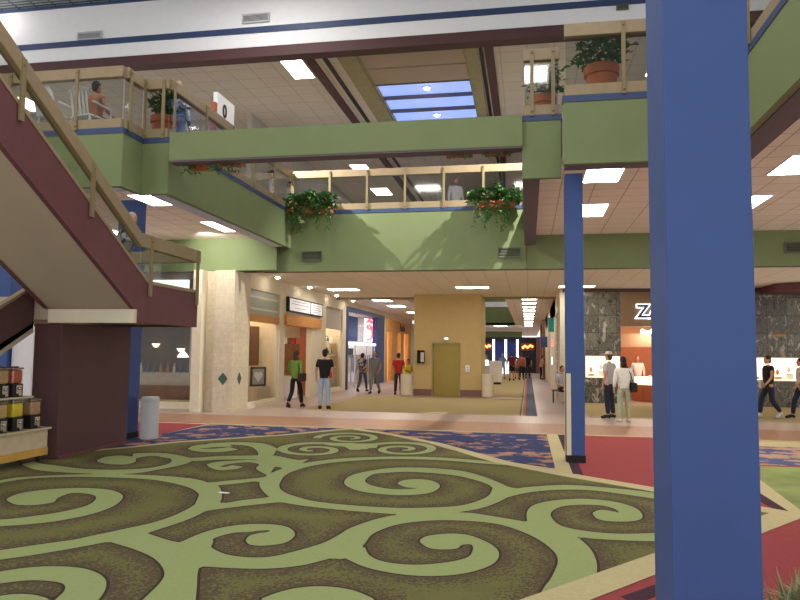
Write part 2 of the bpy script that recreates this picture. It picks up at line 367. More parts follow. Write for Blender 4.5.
# ------------------------------------------------------------ camera
def camera():
    F = 700; vx, vy = 528-400, 354-300; A = .01
    y = Vector((vx, -vy, -F)).normalized()
    u = Vector((A, 1, 0)); u.z = (y.x*u.x+y.y*u.y)/-y.z; u.normalize()
    x = y.cross(u)
    Rw = Matrix((x, y, u)).to_4x4()
    cam = bpy.data.cameras.new('camera'); cam.sensor_width = 36; cam.lens = F/800*36; cam.clip_end = 300
    o = bpy.data.objects.new('camera', cam); COL.objects.link(o)
    Rw.translation = Vector((0, 0, 1.65)); o.matrix_world = Rw
    SC.camera = o
camera()
RIBJ = """[[[-1.63,8.85,-1.6,8.75],[-1.59,9.05,-1.47,8.59],[-1.43,9.18,-1.32,8.58],[-1.22,9.1,-1.3,8.61],[-1.08,8.78,-1.32,8.62],[-1.12,8.37,-1.35,8.54],[-1.31,8.16,-1.5,8.46],[-1.58,8.1,-1.69,8.46],[-1.96,8.22,-1.93,8.64],[-2.25,8.6,-2.07,8.94],[-2.34,9.16,-2.06,9.4],[-2.18,9.64,-1.91,9.55],[-1.87,10.0,-1.68,9.68],[-1.4,10.09,-1.35,9.69],[-0.92,9.95,-0.92,9.53],[-0.6,9.58,-0.59,9.16],[-0.36,9.16,-0.45,8.87],[-0.23,8.86,-0.43,8.68]],[[-0.32,10.69,-0.31,10.6],[-0.73,10.97,-0.72,10.71],[-1.45,11.14,-1.42,10.86],[-2.16,11.03,-2.11,10.78],[-2.8,10.7,-2.72,10.38],[-3.16,10.27,-3.05,9.93],[-3.37,9.79,-3.18,9.39],[-3.42,9.02,-3.17,8.96],[-3.29,8.39,-3.03,8.39],[-2.96,7.78,-2.85,8.02],[-2.65,7.44,-2.6,7.76],[-2.19,7.27,-2.28,7.55],[-1.72,7.19,-1.78,7.45],[-1.24,7.16,-1.35,7.45],[-0.86,7.3,-0.98,7.56],[-0.6,7.5,-0.71,7.73],[-0.43,7.75,-0.54,8.04],[-0.27,8.16,-0.45,8.36],[-0.16,8.58,-0.43,8.87]],[[-0.94,6.24,-0.93,6.16],[-0.9,6.38,-0.83,6.0],[-0.76,6.49,-0.7,5.98],[-0.63,6.52,-0.59,6.04],[-0.49,6.46,-0.57,6.15],[-0.31,6.21,-0.49,6.19],[-0.24,5.95,-0.46,6.03],[-0.28,5.65,-0.49,5.79],[-0.45,5.4,-0.66,5.61],[-0.68,5.27,-0.88,5.51],[-0.95,5.26,-1.1,5.53],[-1.23,5.37,-1.27,5.68],[-1.44,5.56,-1.39,5.99]],[[-2.03,5.46,-1.93,5.19],[-1.87,5.71,-1.74,5.32],[-1.74,5.97,-1.58,5.53],[-1.68,6.26,-1.44,5.56],[-1.64,6.52,-1.39,5.99],[-1.47,6.93,-1.39,6.35],[-1.24,7.19,-1.24,6.73],[-0.95,7.28,-0.94,6.97],[-0.62,7.39,-0.59,7.03],[-0.28,7.25,-0.27,6.95],[0.01,7.1,0.01,6.62],[0.26,6.92,0.18,6.22],[0.41,6.7,0.23,5.88],[0.51,6.3,0.17,5.45],[0.53,5.91,0.11,5.2],[0.5,5.56,0.06,4.94],[0.44,5.02,-0.01,4.5]],[[0.65,7.62,0.66,7.68],[0.69,7.38,0.72,7.81],[0.86,7.33,0.8,7.84],[1.06,7.42,0.93,7.74],[1.15,7.65,0.93,7.78],[1.13,8.03,0.9,7.93],[0.94,8.3,0.79,8.06],[0.62,8.39,0.6,8.06],[0.25,8.19,0.37,7.93],[0.03,7.85,0.24,7.64],[-0.02,7.35,0.23,7.34],[0.05,6.99,0.32,7.02],[0.41,6.67,0.56,6.87],[0.67,6.61,0.83,6.85],[1.09,6.64,1.15,6.95],[1.38,6.76,1.45,7.1]],[[-0.35,9.09,-0.43,7.82],[-0.16,8.84,-0.25,8.24],[0.02,8.98,0.02,8.63],[0.5,9.22,0.38,8.87],[1.04,9.12,0.8,8.91],[1.31,9.03,1.42,8.58],[1.56,8.91,1.73,8.4]],[[-2.43,5.92,-2.41,5.87],[-2.45,6.05,-2.33,5.77],[-2.4,6.15,-2.2,5.77],[-2.35,6.19,-2.06,5.9],[-2.33,6.26,-2.07,6.17],[-2.44,6.23,-2.21,6.4],[-2.5,6.16,-2.41,6.48],[-2.62,6.12,-2.66,6.42],[-2.71,5.94,-2.84,6.22],[-2.7,5.78,-2.92,5.96],[-2.62,5.61,-2.94,5.71]],[[-1.7,6.03,-1.56,5.53],[-1.86,5.68,-1.73,5.3],[-2.08,5.45,-1.97,5.17],[-2.35,5.44,-2.24,5.13],[-2.56,5.57,-2.46,5.12],[-2.69,5.73,-2.54,5.05],[-2.83,5.95,-2.8,5.22]],[[-3.56,5.61,-3.38,5.93],[-3.2,5.43,-2.93,5.7],[-2.92,5.24,-2.73,5.87],[-2.69,4.98,-2.59,5.52],[-2.58,4.75,-2.45,5.06],[-2.51,4.4,-2.28,4.69],[-2.46,4.13,-2.04,4.17]],[[-6.61,7.5,-6.4,7.27],[-6.51,7.87,-6.37,7.7],[-6.39,8.14,-6.23,8.05],[-5.87,8.45,-5.76,8.29],[-5.32,8.6,-5.17,8.37],[-4.82,8.63,-4.64,8.32],[-4.46,8.58,-4.07,8.01],[-4.03,8.4,-3.72,7.63],[-3.56,7.85,-3.53,7.19],[-3.31,7.16,-3.48,6.73],[-3.26,6.55,-3.52,6.34],[-3.37,5.96,-3.68,5.98],[-3.42,5.7,-3.81,5.73],[-3.55,5.59,-3.87,5.6],[-3.7,5.37,-4.03,5.43],[-3.91,5.1,-4.18,5.26],[-4.06,4.95,-4.25,5.18],[-4.16,4.83,-4.36,5.05]],[[-5.63,6.92,-5.56,6.84],[-5.7,7.13,-5.32,6.69],[-5.67,7.33,-5.13,6.72],[-5.55,7.49,-5.03,6.88],[-5.39,7.6,-5.13,7.1],[-5.17,7.67,-5.15,7.37],[-4.82,7.62,-4.91,7.35],[-4.5,7.35,-4.72,7.18],[-4.31,6.9,-4.59,6.83],[-4.3,6.5,-4.66,6.49],[-4.43,6.18,-4.82,6.26],[-4.61,5.99,-4.93,6.14],[-4.82,5.86,-5.01,6.09],[-5.02,5.73,-5.24,5.97]],[[-3.91,4.6,-3.72,4.38],[-3.84,4.7,-3.65,4.46],[-3.7,4.83,-3.51,4.56],[-3.5,4.9,-3.36,4.58],[-3.26,4.88,-3.22,4.55],[-3.02,4.73,-3.12,4.43],[-2.86,4.5,-3.07,4.28],[-2.75,4.2,-3.0,4.07]],[[-3.52,4.18,-3.29,3.91],[-3.41,4.29,-3.13,3.94],[-3.27,4.31,-3.0,3.97],[-3.13,4.27,-2.93,3.98]],[[-6.32,9.6,-6.23,9.47],[-6.4,9.92,-5.96,9.32],[-6.27,10.11,-5.7,9.35],[-6.02,10.05,-5.7,9.61],[-6.17,10.37,-5.86,9.9],[-5.78,10.51,-5.79,10.17],[-5.38,10.34,-5.45,10.1],[-5.03,10.05,-5.21,9.76],[-4.9,9.61,-5.14,9.44],[-5.01,9.12,-5.26,9.09],[-5.2,8.68,-5.6,8.9],[-5.73,8.55,-6.03,8.87],[-6.18,8.56,-6.42,8.98],[-6.61,8.65,-6.87,9.12],[-7.12,9.0,-7.14,9.28]],[[-5.63,11.09,-5.57,10.99],[-5.7,11.46,-5.46,11.09],[-5.51,11.71,-5.27,11.37],[-5.17,11.72,-5.0,11.52]],[[-5.6,11.06,-5.47,10.9],[-5.43,11.1,-5.17,10.77],[-5.16,11.21,-4.9,10.87],[-5.05,11.43,-4.77,11.2]],[[-5.6,11.77,-5.53,11.63],[-5.21,12.05,-5.07,11.74],[-4.7,12.05,-4.73,11.59],[-4.24,11.52,-4.36,11.01],[-3.99,10.76,-4.14,10.46]],[[-5.76,10.41,-5.6,10.12],[-5.16,10.14,-4.97,9.88],[-4.75,10.43,-4.6,10.09],[-4.21,10.64,-4.07,10.22],[-3.96,10.7,-3.84,9.87],[-3.45,10.35,-3.47,9.63],[-3.32,10.54,-3.23,9.31]],[[-4.59,9.63,-4.53,9.53],[-4.56,9.86,-4.33,9.42],[-4.37,10.03,-4.3,9.7],[-4.15,10.18,-4.1,9.95],[-3.92,10.08,-3.86,9.81],[-3.65,9.86,-3.75,9.43],[-3.61,9.87,-3.39,8.95]],[[-4.55,9.58,-4.47,9.44],[-4.37,9.46,-4.21,9.21],[-4.23,9.5,-4.02,9.34],[-4.23,9.66,-3.99,9.56]],[[-4.4,8.67,-3.83,7.88],[-3.98,8.33,-3.75,8.16],[-3.75,8.51,-3.58,8.32],[-3.54,8.69,-3.36,8.54],[-3.39,8.93,-3.15,8.13],[-3.38,9.74,-3.05,8.45]],[[-3.78,7.8,-3.33,6.66],[-3.3,7.27,-3.27,6.85],[-3.1,7.46,-3.05,7.1],[-2.9,7.64,-2.83,7.3],[-2.82,7.84,-2.65,7.43],[-2.56,7.7,-2.36,7.3]],[[-4.06,8.35,-3.8,7.79],[-3.75,8.18,-3.73,7.66],[-3.49,7.74,-3.66,7.51],[-3.3,7.27,-3.46,7.05],[-3.27,6.85,-3.38,6.75]],[[-1.75,4.56,-1.64,4.26],[-1.67,4.72,-1.51,4.28],[-1.57,4.82,-1.4,4.31],[-1.42,4.88,-1.25,4.34],[-1.21,4.85,-1.09,4.37],[-1.02,4.71,-0.95,4.4]],[[-2.78,11.67,-2.97,11.62],[-2.98,12.07,-3.12,11.92],[-3.28,12.36,-3.35,12.13],[-3.62,12.47,-3.6,12.2],[-3.94,12.39,-3.83,12.14],[-4.15,12.15,-3.98,11.96],[-4.23,11.82,-4.04,11.72],[-4.19,11.46,-4.01,11.47],[-4.04,11.16,-3.91,11.25],[-3.84,10.94,-3.75,11.09],[-3.6,10.84,-3.59,11.02],[-3.39,10.85,-3.44,11.04],[-3.22,10.96,-3.32,11.12],[-3.12,11.15,-3.26,11.26],[-3.1,11.38,-3.26,11.41],[-3.16,11.61,-3.3,11.56],[-3.28,11.8,-3.39,11.67],[-3.45,11.91,-3.49,11.73],[-3.61,11.93,-3.58,11.73],[-3.74,11.87,-3.65,11.69],[-3.82,11.74,-3.69,11.61],[-3.83,11.59,-3.69,11.53],[-3.8,11.45,-3.66,11.46],[-3.73,11.34,-3.62,11.42],[-3.64,11.28,-3.58,11.41],[-3.56,11.27,-3.55,11.42],[-3.5,11.3,-3.55,11.45]],[[-2.86,11.73,-2.69,11.77],[-2.88,12.16,-2.69,12.1],[-2.75,12.55,-2.59,12.39],[-2.51,12.82,-2.41,12.57],[-2.21,12.9,-2.19,12.63],[-1.92,12.8,-1.97,12.55],[-1.69,12.55,-1.81,12.37],[-1.57,12.21,-1.72,12.13],[-1.56,11.88,-1.72,11.89],[-1.64,11.59,-1.78,11.68],[-1.79,11.39,-1.89,11.54],[-1.98,11.3,-2.02,11.48],[-2.18,11.31,-2.16,11.5],[-2.35,11.43,-2.27,11.59],[-2.47,11.62,-2.35,11.72],[-2.52,11.85,-2.38,11.88],[-2.5,12.07,-2.35,12.01],[-2.41,12.25,-2.29,12.11],[-2.28,12.34,-2.21,12.16],[-2.14,12.35,-2.13,12.15],[-2.02,12.28,-2.07,12.11],[-1.94,12.16,-2.03,12.03],[-1.9,12.02,-2.02,11.96],[-1.91,11.89,-2.04,11.91],[-1.96,11.79,-2.07,11.88],[-2.02,11.74,-2.1,11.87],[-2.09,11.74,-2.12,11.89]],[[-4.06,13.0,-3.89,13.04],[-4.1,13.4,-3.92,13.35],[-4.0,13.76,-3.84,13.61],[-3.8,14.0,-3.68,13.78],[-3.52,14.08,-3.48,13.84],[-3.24,13.99,-3.28,13.77],[-3.01,13.76,-3.11,13.6],[-2.87,13.46,-3.01,13.38],[-2.83,13.15,-2.98,13.16],[-2.89,12.87,-3.03,12.96],[-3.02,12.68,-3.12,12.83],[-3.19,12.6,-3.25,12.77],[-3.38,12.61,-3.38,12.79],[-3.55,12.72,-3.49,12.87],[-3.68,12.9,-3.57,13.0],[-3.74,13.11,-3.61,13.14],[-3.74,13.32,-3.6,13.27],[-3.67,13.48,-3.55,13.36],[-3.55,13.57,-3.47,13.41],[-3.42,13.58,-3.4,13.4],[-3.3,13.52,-3.33,13.36],[-3.21,13.4,-3.29,13.29],[-3.17,13.27,-3.28,13.22],[-3.17,13.15,-3.29,13.17],[-3.21,13.06,-3.32,13.14],[-3.26,13.02,-3.34,13.14],[-3.33,13.01,-3.36,13.16]],[[-3.74,12.35,-3.11,12.51],[-3.37,12.03,-2.6,11.95],[-3.25,12.39,-2.68,12.54]]]"""
# ------------------------------------------------------------ floor
LOWZ, MIDZ, UPZ, ATZ = 3.93, 4.75, 8.6, 10.15
fl = MB(); fl.mi = 0; fl.box(-18, -3, -.2, 12, 95, 0)
fl.mi = 1; fl.box(-18, 14.95, 0, 12, 17.15, .004)
fl.mi = 2; fl.box(-18, 17.15, 0, 12, 19.05, .004); fl.box(.24, 19.05, 0, 1.1, 75, .004); fl.box(-7.9, 19.05, 0, -6.4, 60, .004); fl.box(-6.4, 26.2, 0, .24, 26.95, .004)
struct(fl.build('floor', ['floor_pink', 'floor_terra', 'floor_path']))

def carpet(name, poly, z, m, label):
    return tag(MB().prism(poly, 0.001, z).build(name, m), label, 'carpet')
carpet('carpet', [(-6.2, 19.25), (-.23, 19.25), (-.23, 26.2), (-6.2, 26.2)], .006, 'carpet_tan', 'tan carpet in front of the elevator')
carpet('carpet', [(-1.75, 26.95), (-.23, 26.95), (-.23, 60), (-1.75, 60)], .006, 'carpet_tan', 'long tan carpet running down the corridor right of the elevator')
carpet('carpet', [(1.6, 19.25), (10, 19.25), (10, 24.7), (1.6, 24.7)], .006, 'carpet_tan', 'tan carpet in front of the marble jewellery store')
st = MB(); st.mi = 0; st.box(-.23, 19.2, .001, -.19, 60, .006); st.mi = 3; st.box(-.19, 19.2, .001, -.14, 60, .006); st.mi = 1; st.box(-.14, 19.2, .001, -.07, 60, .0062); st.mi = 2; st.box(-.07, 19.2, .001, .24, 60, .006)
tag(st.build('carpet_border', ['carpet_blue', 'carpet_orange', 'carpet_blue', 'carpet_tan']), 'blue and orange border strip along the pale tile path', 'carpet')
# red field
carpet('carpet', [(.6, 14.9), (12, 14.9), (12, 2), (-2.2, 2), (.6, 5.47), (2.6, 7.95), (1.5, 9.1), (.7, 9.8)], .006, 'carpet_red', 'plain red carpet around the two blue columns')
carpet('carpet', [(-12, 15.2), (-7.15, 15.15), (-7.1, 12.9), (-7.1, 12.4), (-12, 11.6)], .006, 'carpet_red', 'red carpet wedge behind the grey trash can on the left')
carpet('carpet', [(-1.9, 14.85), (-3.75, 14.86), (-2.9, 14.1), (-1.62, 12.95), (-.42, 11.1), (.44, 10.5), (.40, 14.75)], .008, 'carpet_floral', 'navy and salmon floral carpet left of the far blue column')
carpet('carpet', [(-3.9, 14.86), (-7.0, 14.95), (-7.08, 12.6), (-9, 8.6), (-8.4, 8.4), (-6.34, 11.4), (-4.78, 13.5)], .008, 'carpet_floral', 'navy and salmon floral carpet beside the grey trash can')
carpet('carpet', [(3.4, 11.6), (9, 11.8), (9, 13.95), (3.6, 13.95)], .008, 'carpet_floral_pink', 'pinkish floral carpet seen right of the near blue column')
carpet('carpet', [(3.6, 13.97), (9, 13.97), (9, 14.82), (3.65, 14.82)], .008, 'carpet_cream', 'cream strip between the pinkish floral carpet and the tiles')
# green swirl carpet: one fine grid that carries the distance to the pale ribbons
RIB = json.loads(RIBJ)
GREEN = [(-11, 5.5), (-6.71, 10.82), (-6.2, 11.75), (-4.78, 13.23), (-3.7, 14.75), (-3.32, 14.6), (-2.9, 14.0), (-1.66, 12.5), (-.42, 10.78), (.5, 9.85), (1.5, 9.1), (2.65, 8.05), (.55, 5.41), (-1.86, 2.4), (-11, 2.4)]
def swirl_carpet():
    h = .04
    xs = np.arange(-9.6, 2.8, h); ys = np.arange(2.4, 15.0, h)
    X, Y = np.meshgrid(xs, ys); P = np.stack([X.ravel(), Y.ravel()], 1)
    D = np.full(len(P), 9.0)
    for r in RIB:
        c = np.array(r); n = len(c)
        out = []
        for i in range(n-1):
            p0, p1, p2, p3 = c[max(i-1, 0)], c[i], c[i+1], c[min(i+2, n-1)]
            for t in (0, .25, .5, .75):
                out.append(.5*((2*p1)+(-p0+p2)*t+(2*p0-5*p1+4*p2-p3)*t*t+(-p0+3*p1-3*p2+p3)*t**3))
        out.append(c[-1]); c = np.array(out)
        A_, B_ = c[:, :2], c[:, 2:]
        lo = c.reshape(-1, 2).min(0)-.6; hi = c.reshape(-1, 2).max(0)+.6
        idx = np.where((P > lo).all(1) & (P < hi).all(1))[0]
        if not len(idx): continue
        Q = P[idx]
        segs = [(A_[i], A_[i+1]) for i in range(len(c)-1)]+[(B_[i], B_[i+1]) for i in range(len(c)-1)]+[(A_[0], B_[0]), (A_[-1], B_[-1])]
        dm = np.full(len(Q), 9.0)
        for a, b in segs:
            ab = b-a; L = max((ab*ab).sum(), 1e-9)
            t = np.clip(((Q-a)@ab)/L, 0, 1)
            dd = Q-a-t[:, None]*ab
            dm = np.minimum(dm, np.sqrt((dd*dd).sum(1)))
        ins = np.zeros(len(Q), bool)
        def tri(a, b, e):
            def s(p, q): return (q[0]-p[0])*(Q[:, 1]-p[1])-(q[1]-p[1])*(Q[:, 0]-p[0])
            s1, s2, s3 = s(a, b), s(b, e), s(e, a)
            return ((s1 >= 0) & (s2 >= 0) & (s3 >= 0)) | ((s1 <= 0) & (s2 <= 0) & (s3 <= 0))
        for i in range(len(c)-1):
            ins |= tri(A_[i], A_[i+1], B_[i+1]) | tri(A_[i], B_[i+1], B_[i])
        D[idx] = np.minimum(D[idx], np.where(ins, -dm, dm))
    # keep the cells inside the green outline
    poly = np.array(GREEN)
    def inside(pt):
        r = np.zeros(len(pt), bool); n = len(poly)
        for i in range(n):
            (x0, y0), (x1, y1) = poly[i], poly[(i+1) % n]
            if y0 == y1: continue
            c = ((y0 > pt[:, 1]) != (y1 > pt[:, 1])) & (pt[:, 0] < (x1-x0)*(pt[:, 1]-y0)/(y1-y0)+x0)
            r ^= c
        return r
    ny, nx = X.shape
    I = np.arange(nx*ny).reshape(ny, nx)
    q = np.stack([I[:-1, :-1].ravel(), I[:-1, 1:].ravel(), I[1:, 1:].ravel(), I[1:, :-1].ravel()], 1)
    cen = (P[q[:, 0]]+P[q[:, 2]])/2
    q = q[inside(cen)]
    used = np.unique(q); remap = np.full(nx*ny, -1); remap[used] = np.arange(len(used))
    me = bpy.data.meshes.new('swirl_carpet')
    co = np.column_stack([P[used], np.full(len(used), .009)])
    me.from_pydata(co.tolist(), [], remap[q].tolist())
    a = me.attributes.new('swirl', 'FLOAT', 'POINT'); a.data.foreach_set('value', D[used].astype(np.float32))
    me.materials.append(MATS['carpet_swirl'])
    o = bpy.data.objects.new('swirl_carpet', me); COL.objects.link(o)
    tag(o, 'large green carpet with pale spiral scrolls', 'carpet')
swirl_carpet()
tag(MB().prism([(2.8, 8.1), (6, 9.5), (9, 11.6), (3.42, 11.45), (3.0, 10.05)], .0065, .0095).build('green_carpet', 'carpet_green' if 'carpet_green' in MATS else mat('carpet_green', '#87935c', .95, var=.25, vscale=1.3, spec=.1).name), 'patch of green carpet right of the near blue column', 'carpet')
def band(pts, w0, m, z, label):
    # flat strip following a polyline, w0 = widths at each point, to the left side
    L = []; Rr = []
    for i, p in enumerate(pts):
        a = Vector(pts[max(i-1, 0)]); b = Vector(pts[min(i+1, len(pts)-1)])
        t = (b-a).normalized(); n = Vector((-t.y, t.x))
        L.append(tuple(Vector(p)+n*w0[i])); Rr.append(tuple(Vector(p)-n*w0[i]))
    mb = MB()
    for i in range(len(pts)-1): mb.prism([L[i], L[i+1], Rr[i+1], Rr[i]], .0097, z)
    tag(mb.build('carpet_border', m), label, 'carpet')
band([(-8.6, 8.35), (-6.66, 10.95), (-6.2, 11.83), (-4.78, 13.3), (-3.78, 14.8)], [.07]*5, 'carpet_cream', .0115, 'thin cream border between the green swirls and the left floral carpet')
band([(-3.7, 14.78), (-2.94, 14.22), (-1.64, 12.8), (-.42, 10.92), (.56, 9.93), (1.52, 9.14), (2.75, 8.0)], [.1, .1, .11, .13, .13, .13, .13], 'carpet_cream', .0118, 'cream border right of the green swirls below the far blue column')
band([(2.71, 8.11), (.6, 5.47), (-1.95, 2.28)], [.15, .15, .15], 'carpet_cream', .0121, 'wide cream border crossing the bottom right of the floor')
tag(MB().prism([(.37, 14.85), (.59, 14.85), (.60, 10.1), (.38, 10.3)], .0085, .011).build('carpet_border', 'carpet_cream'), 'short cream strip left of the far blue column', 'carpet')
tag(MB().prism([(.59, 14.85), (.72, 14.85), (.74, 10.05), (.60, 10.1)], .0065, .0105).build('carpet_border', 'carpet_purple'), 'dark purple strip at the foot of the far blue column', 'carpet')
tag(MB().prism([(2.72, 8.1), (2.85, 8.1), (3.45, 14.85), (3.0, 14.85), (2.74, 9.2)], .0097, .0112).build('carpet_border', 'carpet_cream'), 'cream strip bordering the green patch on the right', 'carpet')
tag(MB().prism([(2.62, 8.2), (2.72, 8.1), (2.74, 9.2), (2.55, 9.2)], .0065, .0108).build('carpet_border', 'carpet_purple'), 'short dark purple strip in the red wedge on the right', 'carpet')
tag(MB().prism([(.70, 4.98), (.62, 5.1), (.9, 5.42), (1.0, 5.35)], .0065, .0106).build('carpet_border', 'carpet_purple'), 'dark purple strip beside the near blue column foot', 'carpet')
tag(MB().prism([(-18, 14.84), (12, 14.84), (12, 14.97), (-18, 14.97)], .0085, .0125).build('carpet_border', 'carpet_cream'), 'cream line where the carpets meet the terracotta tiles', 'carpet')

# ------------------------------------------------------------ shell
def S(name, mb, m, **k): return struct(mb.build(name, m, **k))
# ceilings
S('ceiling', B(-18, 18.6, LOWZ, -7.9, 28.4, LOWZ+.15).box(-7.9, 18.45, LOWZ, 12, 28.4, LOWZ+.15).box(-.95, 28.4, LOWZ, 1.1, 90, LOWZ+.15).box(-8, 28.4, LOWZ, -5.2, 90, LOWZ+.15).box(-5.2, 56, LOWZ, -.95, 90, LOWZ+.15), 'ceiling_low')
S('ceiling', B(-18, 11.06, MIDZ, -7.08, 18.0, MIDZ+.1).box(-7.08, 11.71, MIDZ, -6.56, 18.0, MIDZ+.1).box(.05, 11.51, MIDZ, 12, 18.49, MIDZ+.1).box(2.86, -3, MIDZ, 12, 11.51, MIDZ+.1).box(.56, 10.71, MIDZ, 2.86, 11.51, MIDZ+.1), 'ceiling_tile')
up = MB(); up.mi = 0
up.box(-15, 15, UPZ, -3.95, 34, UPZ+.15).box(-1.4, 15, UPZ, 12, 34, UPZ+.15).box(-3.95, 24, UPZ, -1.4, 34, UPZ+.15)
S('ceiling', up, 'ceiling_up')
S('ceiling', B(-18, -3, ATZ, 12, 15, ATZ+.15), 'metal_grille')
S('ceiling', B(-5.2, 28.4, 6.6, -.95, 56, 6.7), 'ceiling_up')
# upper storey slabs
S('floor', B(-18, 11.06, MIDZ+.11, -7.08, 18.5, 5.48).box(-7.08, 11.71, MIDZ+.11, -6.56, 18.38, 5.48).box(-18, 18.62, LOWZ+.16, 12, 28.3, 5.48).box(.05, 11.51, MIDZ+.11, 12, 18.62, 5.48).box(.56, 10.71, MIDZ+.11, 12, 11.51, 5.48).box(2.86, -3, MIDZ+.11, 12, 10.71, 5.48), 'grey_wall')
def fascia(boxes, z0, z1, stripe=True, sof=True):
    mb = MB()
    for (x0, y0, x1, y1) in boxes:
        mb.mi = 0; mb.box(x0, y0, z0, x1, y1, z1-.1)
        mb.mi = 1 if stripe else 0; e = .012
        mb.box(x0-e, y0-e, z1-.1, x1+e, y1+e, z1)
    return struct(mb.build('trim_1', ['green', 'navy']))
fascia([(-18, 10.95, -6.97, 11.05), (-7.07, 11.05, -6.97, 11.6), (-7.07, 11.6, -6.45, 11.7), (-6.55, 11.7, -6.45, 18.38)], 4.5, 5.55)
fascia([(-7.3, 18.4, -.05, 18.5)], 3.86, 5.55)
fascia([(-.08, 11.4, .54, 11.5), (.54, 10.6, 2.85, 10.7), (2.75, -3, 2.85, 10.6)], 4.5, 5.55)
struct(B(-.08, 11.5, 4.5, .04, 18.4, 5.5).build('trim_2', 'green'))
# soffit strips in purple-grey behind the fascia edges
struct(B(-6.85, 11.72, 4.49, -6.56, 18.0, 4.74).box(-18, 11.06, 4.49, -7.08, 11.3, 4.74).build('trim_15', 'soffit_blue'))
struct(B(-.07, 11.52, 4.485, .2, 18.39, 4.72).box(.56, 10.72, 4.49, 2.74, 10.95, 4.74).box(2.86, -3, 4.49, 3.2, 10.95, 4.74).build('trim_3', 'soffit_purple'))
struct(B(-18, 18.0, 3.86, -6.75, 18.1, MIDZ).build('wall_left_band', 'green'))
struct(B(-.04, 18.44, 3.86, 12, 18.6, MIDZ+.05).build('wall_right_band', 'green'))
struct(B(-18, 18.1, 3.86, -7.3, 18.6, 3.95).box(-7.3, 18.5, 3.85, 12, 18.62, 3.9).build('trim_4', 'maroon_dark'))
# cross beam
bm_ = MB(); bm_.mi = 0; bm_.box(-6.28, 11.3, 5.02, -.08, 11.6, 5.53); bm_.mi = 1; bm_.box(-6.27, 11.31, 4.99, -.09, 11.59, 5.02)
struct(bm_.build('trim_5', ['green', 'soffit_purple']))
# white clerestory wall
w = MB(); w.mi = 0; w.box(-18, 15, 8.74, 12, 15.3, ATZ); w.mi = 1; w.box(-18, 14.97, 9.08, 12, 15.01, 9.22); w.box(-18, 14.95, ATZ-.06, 12, 15.01, ATZ-.001); w.mi = 2; w.box(-18, 14.99, 8.5, 12, 15.32, 8.74)
struct(w.build('wall_back', ['white_paint', 'navy', 'maroon_dark']))
# skylight
sk = MB(); sk.mi = 0
sk.box(-4.4, 15.32, UPZ-.05, -3.95, 24, UPZ-.001).box(-1.4, 15.32, UPZ-.05, -1.12, 24, UPZ-.001)
sk.box(-3.97, 15.3, UPZ, -3.9, 24, UPZ+.45).box(-1.45, 15.3, UPZ, -1.38, 24, UPZ+.45)
sk.box(-3.9, 15.3, UPZ, -1.45, 15.36, UPZ+.45).box(-3.9, 24, UPZ, -1.45, 24.1, UPZ+.45)
struct(sk.build('trim_6', 'olive_trim'))
win = thing('skylight', (0, 0, 0), 'long ceiling skylight with blue panes above the upper walkway', 'skylight')
ys_ = [15.36, 16.4, 17.45, 18.5, 19.55, 20.6, 21.7, 22.8, 24.0]
for i in range(8):
    pane = B(-3.9, ys_[i], UPZ+(.02 if i < 2 else .1), -1.45, ys_[i+1]-.051, UPZ+.13).build('pane', 'plaster' if i < 2 else 'sky_pane', win)
    if i < 2: pane['label'] = 'beige covered skylight bay'
    B(-3.9, ys_[i+1]-.05, UPZ+.0, -1.45, ys_[i+1], UPZ+.099).build('glazing_bar', 'soffit_purple' if i > 0 else 'olive_trim', win)
struct(B(-5.2, 15.32, UPZ-.06, -4.98, 33, UPZ-.001).box(-.95, 15.32, UPZ-.06, -.75, 33, UPZ-.001).build('trim_7', 'maroon_dark'))
struct(B(-4.76, 15.32, UPZ-.04, -4.66, 33, UPZ-.001).box(-1.08, 15.32, UPZ-.05, -1.0, 33, UPZ-.001).build('trim_8', 'black'))
# upper storey walls
struct(B(-15, 33, 5.48, 12, 33.2, UPZ).build('wall_upper_back', 'grey_wall'))
struct(B(-8.1, 19, 5.48, -7.95, 33, UPZ).build('wall_upper_left', 'grey_wall'))
struct(B(-.7, 26, 5.48, 12, 26.2, UPZ).box(-.8, 26, 5.48, -.7, 33, UPZ).build('wall_upper_right', 'pink_wall'))
# void beyond elevator
struct(B(-5.3, 28.4, 3.86, -.85, 28.5, 4.1).box(-18, 28.35, 3.84, 1.1, 28.45, LOWZ).build('trim_9', 'olive_trim'))
struct(B(-5.2, 56, 3.9, -.95, 56.2, 6.6).box(-5.3, 28.5, 4.08, -5.2, 56, 5.3).box(-.95, 28.5, 4.08, -.85, 56, 5.3).build('wall_corridor_band', 'green'))
struct(B(-5.2, 55.9, 5.35, -.95, 55.98, 5.75).build('trim_10', 'white_paint'))
struct(B(-5.2, 73.2, 3.1, -.6, 73.4, LOWZ).build('wall_corridor_end_band', 'green'))
# outer shell pieces

# ------------------------------------------------------------ columns
def column(label, x0, y0, x1, y1, z1, m='column_blue', guard=False, ch=False):
    t = thing('column', ((x0+x1)/2, (y0+y1)/2, 0), label, 'column')
    w, d = (x1-x0)/2, (y1-y0)/2
    B(-w, -d, 0, w, d, z1).build('shaft', m, t, bevel=.006)
    B(-w-.008, -d-.008, 0.013, w+.008, d+.008, .12).build('kick_plate', 'black_rubber', t)
    if guard:
        g = B(-w-.014, -d-.014, .12, -w+.07, -d-.001, 1.36).box(-w-.014, -d-.014, .12, -w-.001, d, 1.36).build('corner_guard', 'cream_paint', t)
        g['label'] = 'pale corner guard'
    return t
column('tall blue square column nearest the camera, full height of the picture', .60, 3.2, .955, 3.64, ATZ)
c2 = column('slim blue square column standing mid floor on the red carpet edge', .575, 11.1, .85, 11.4, 4.48, guard=True)
column('blue column behind the maroon stair base', -7.62, 11.93, -7.27, 12.3, 4.48)
column('blue column seen under the stairs at the left picture edge', -10.75, 12.5, -10.33, 12.9, MIDZ)
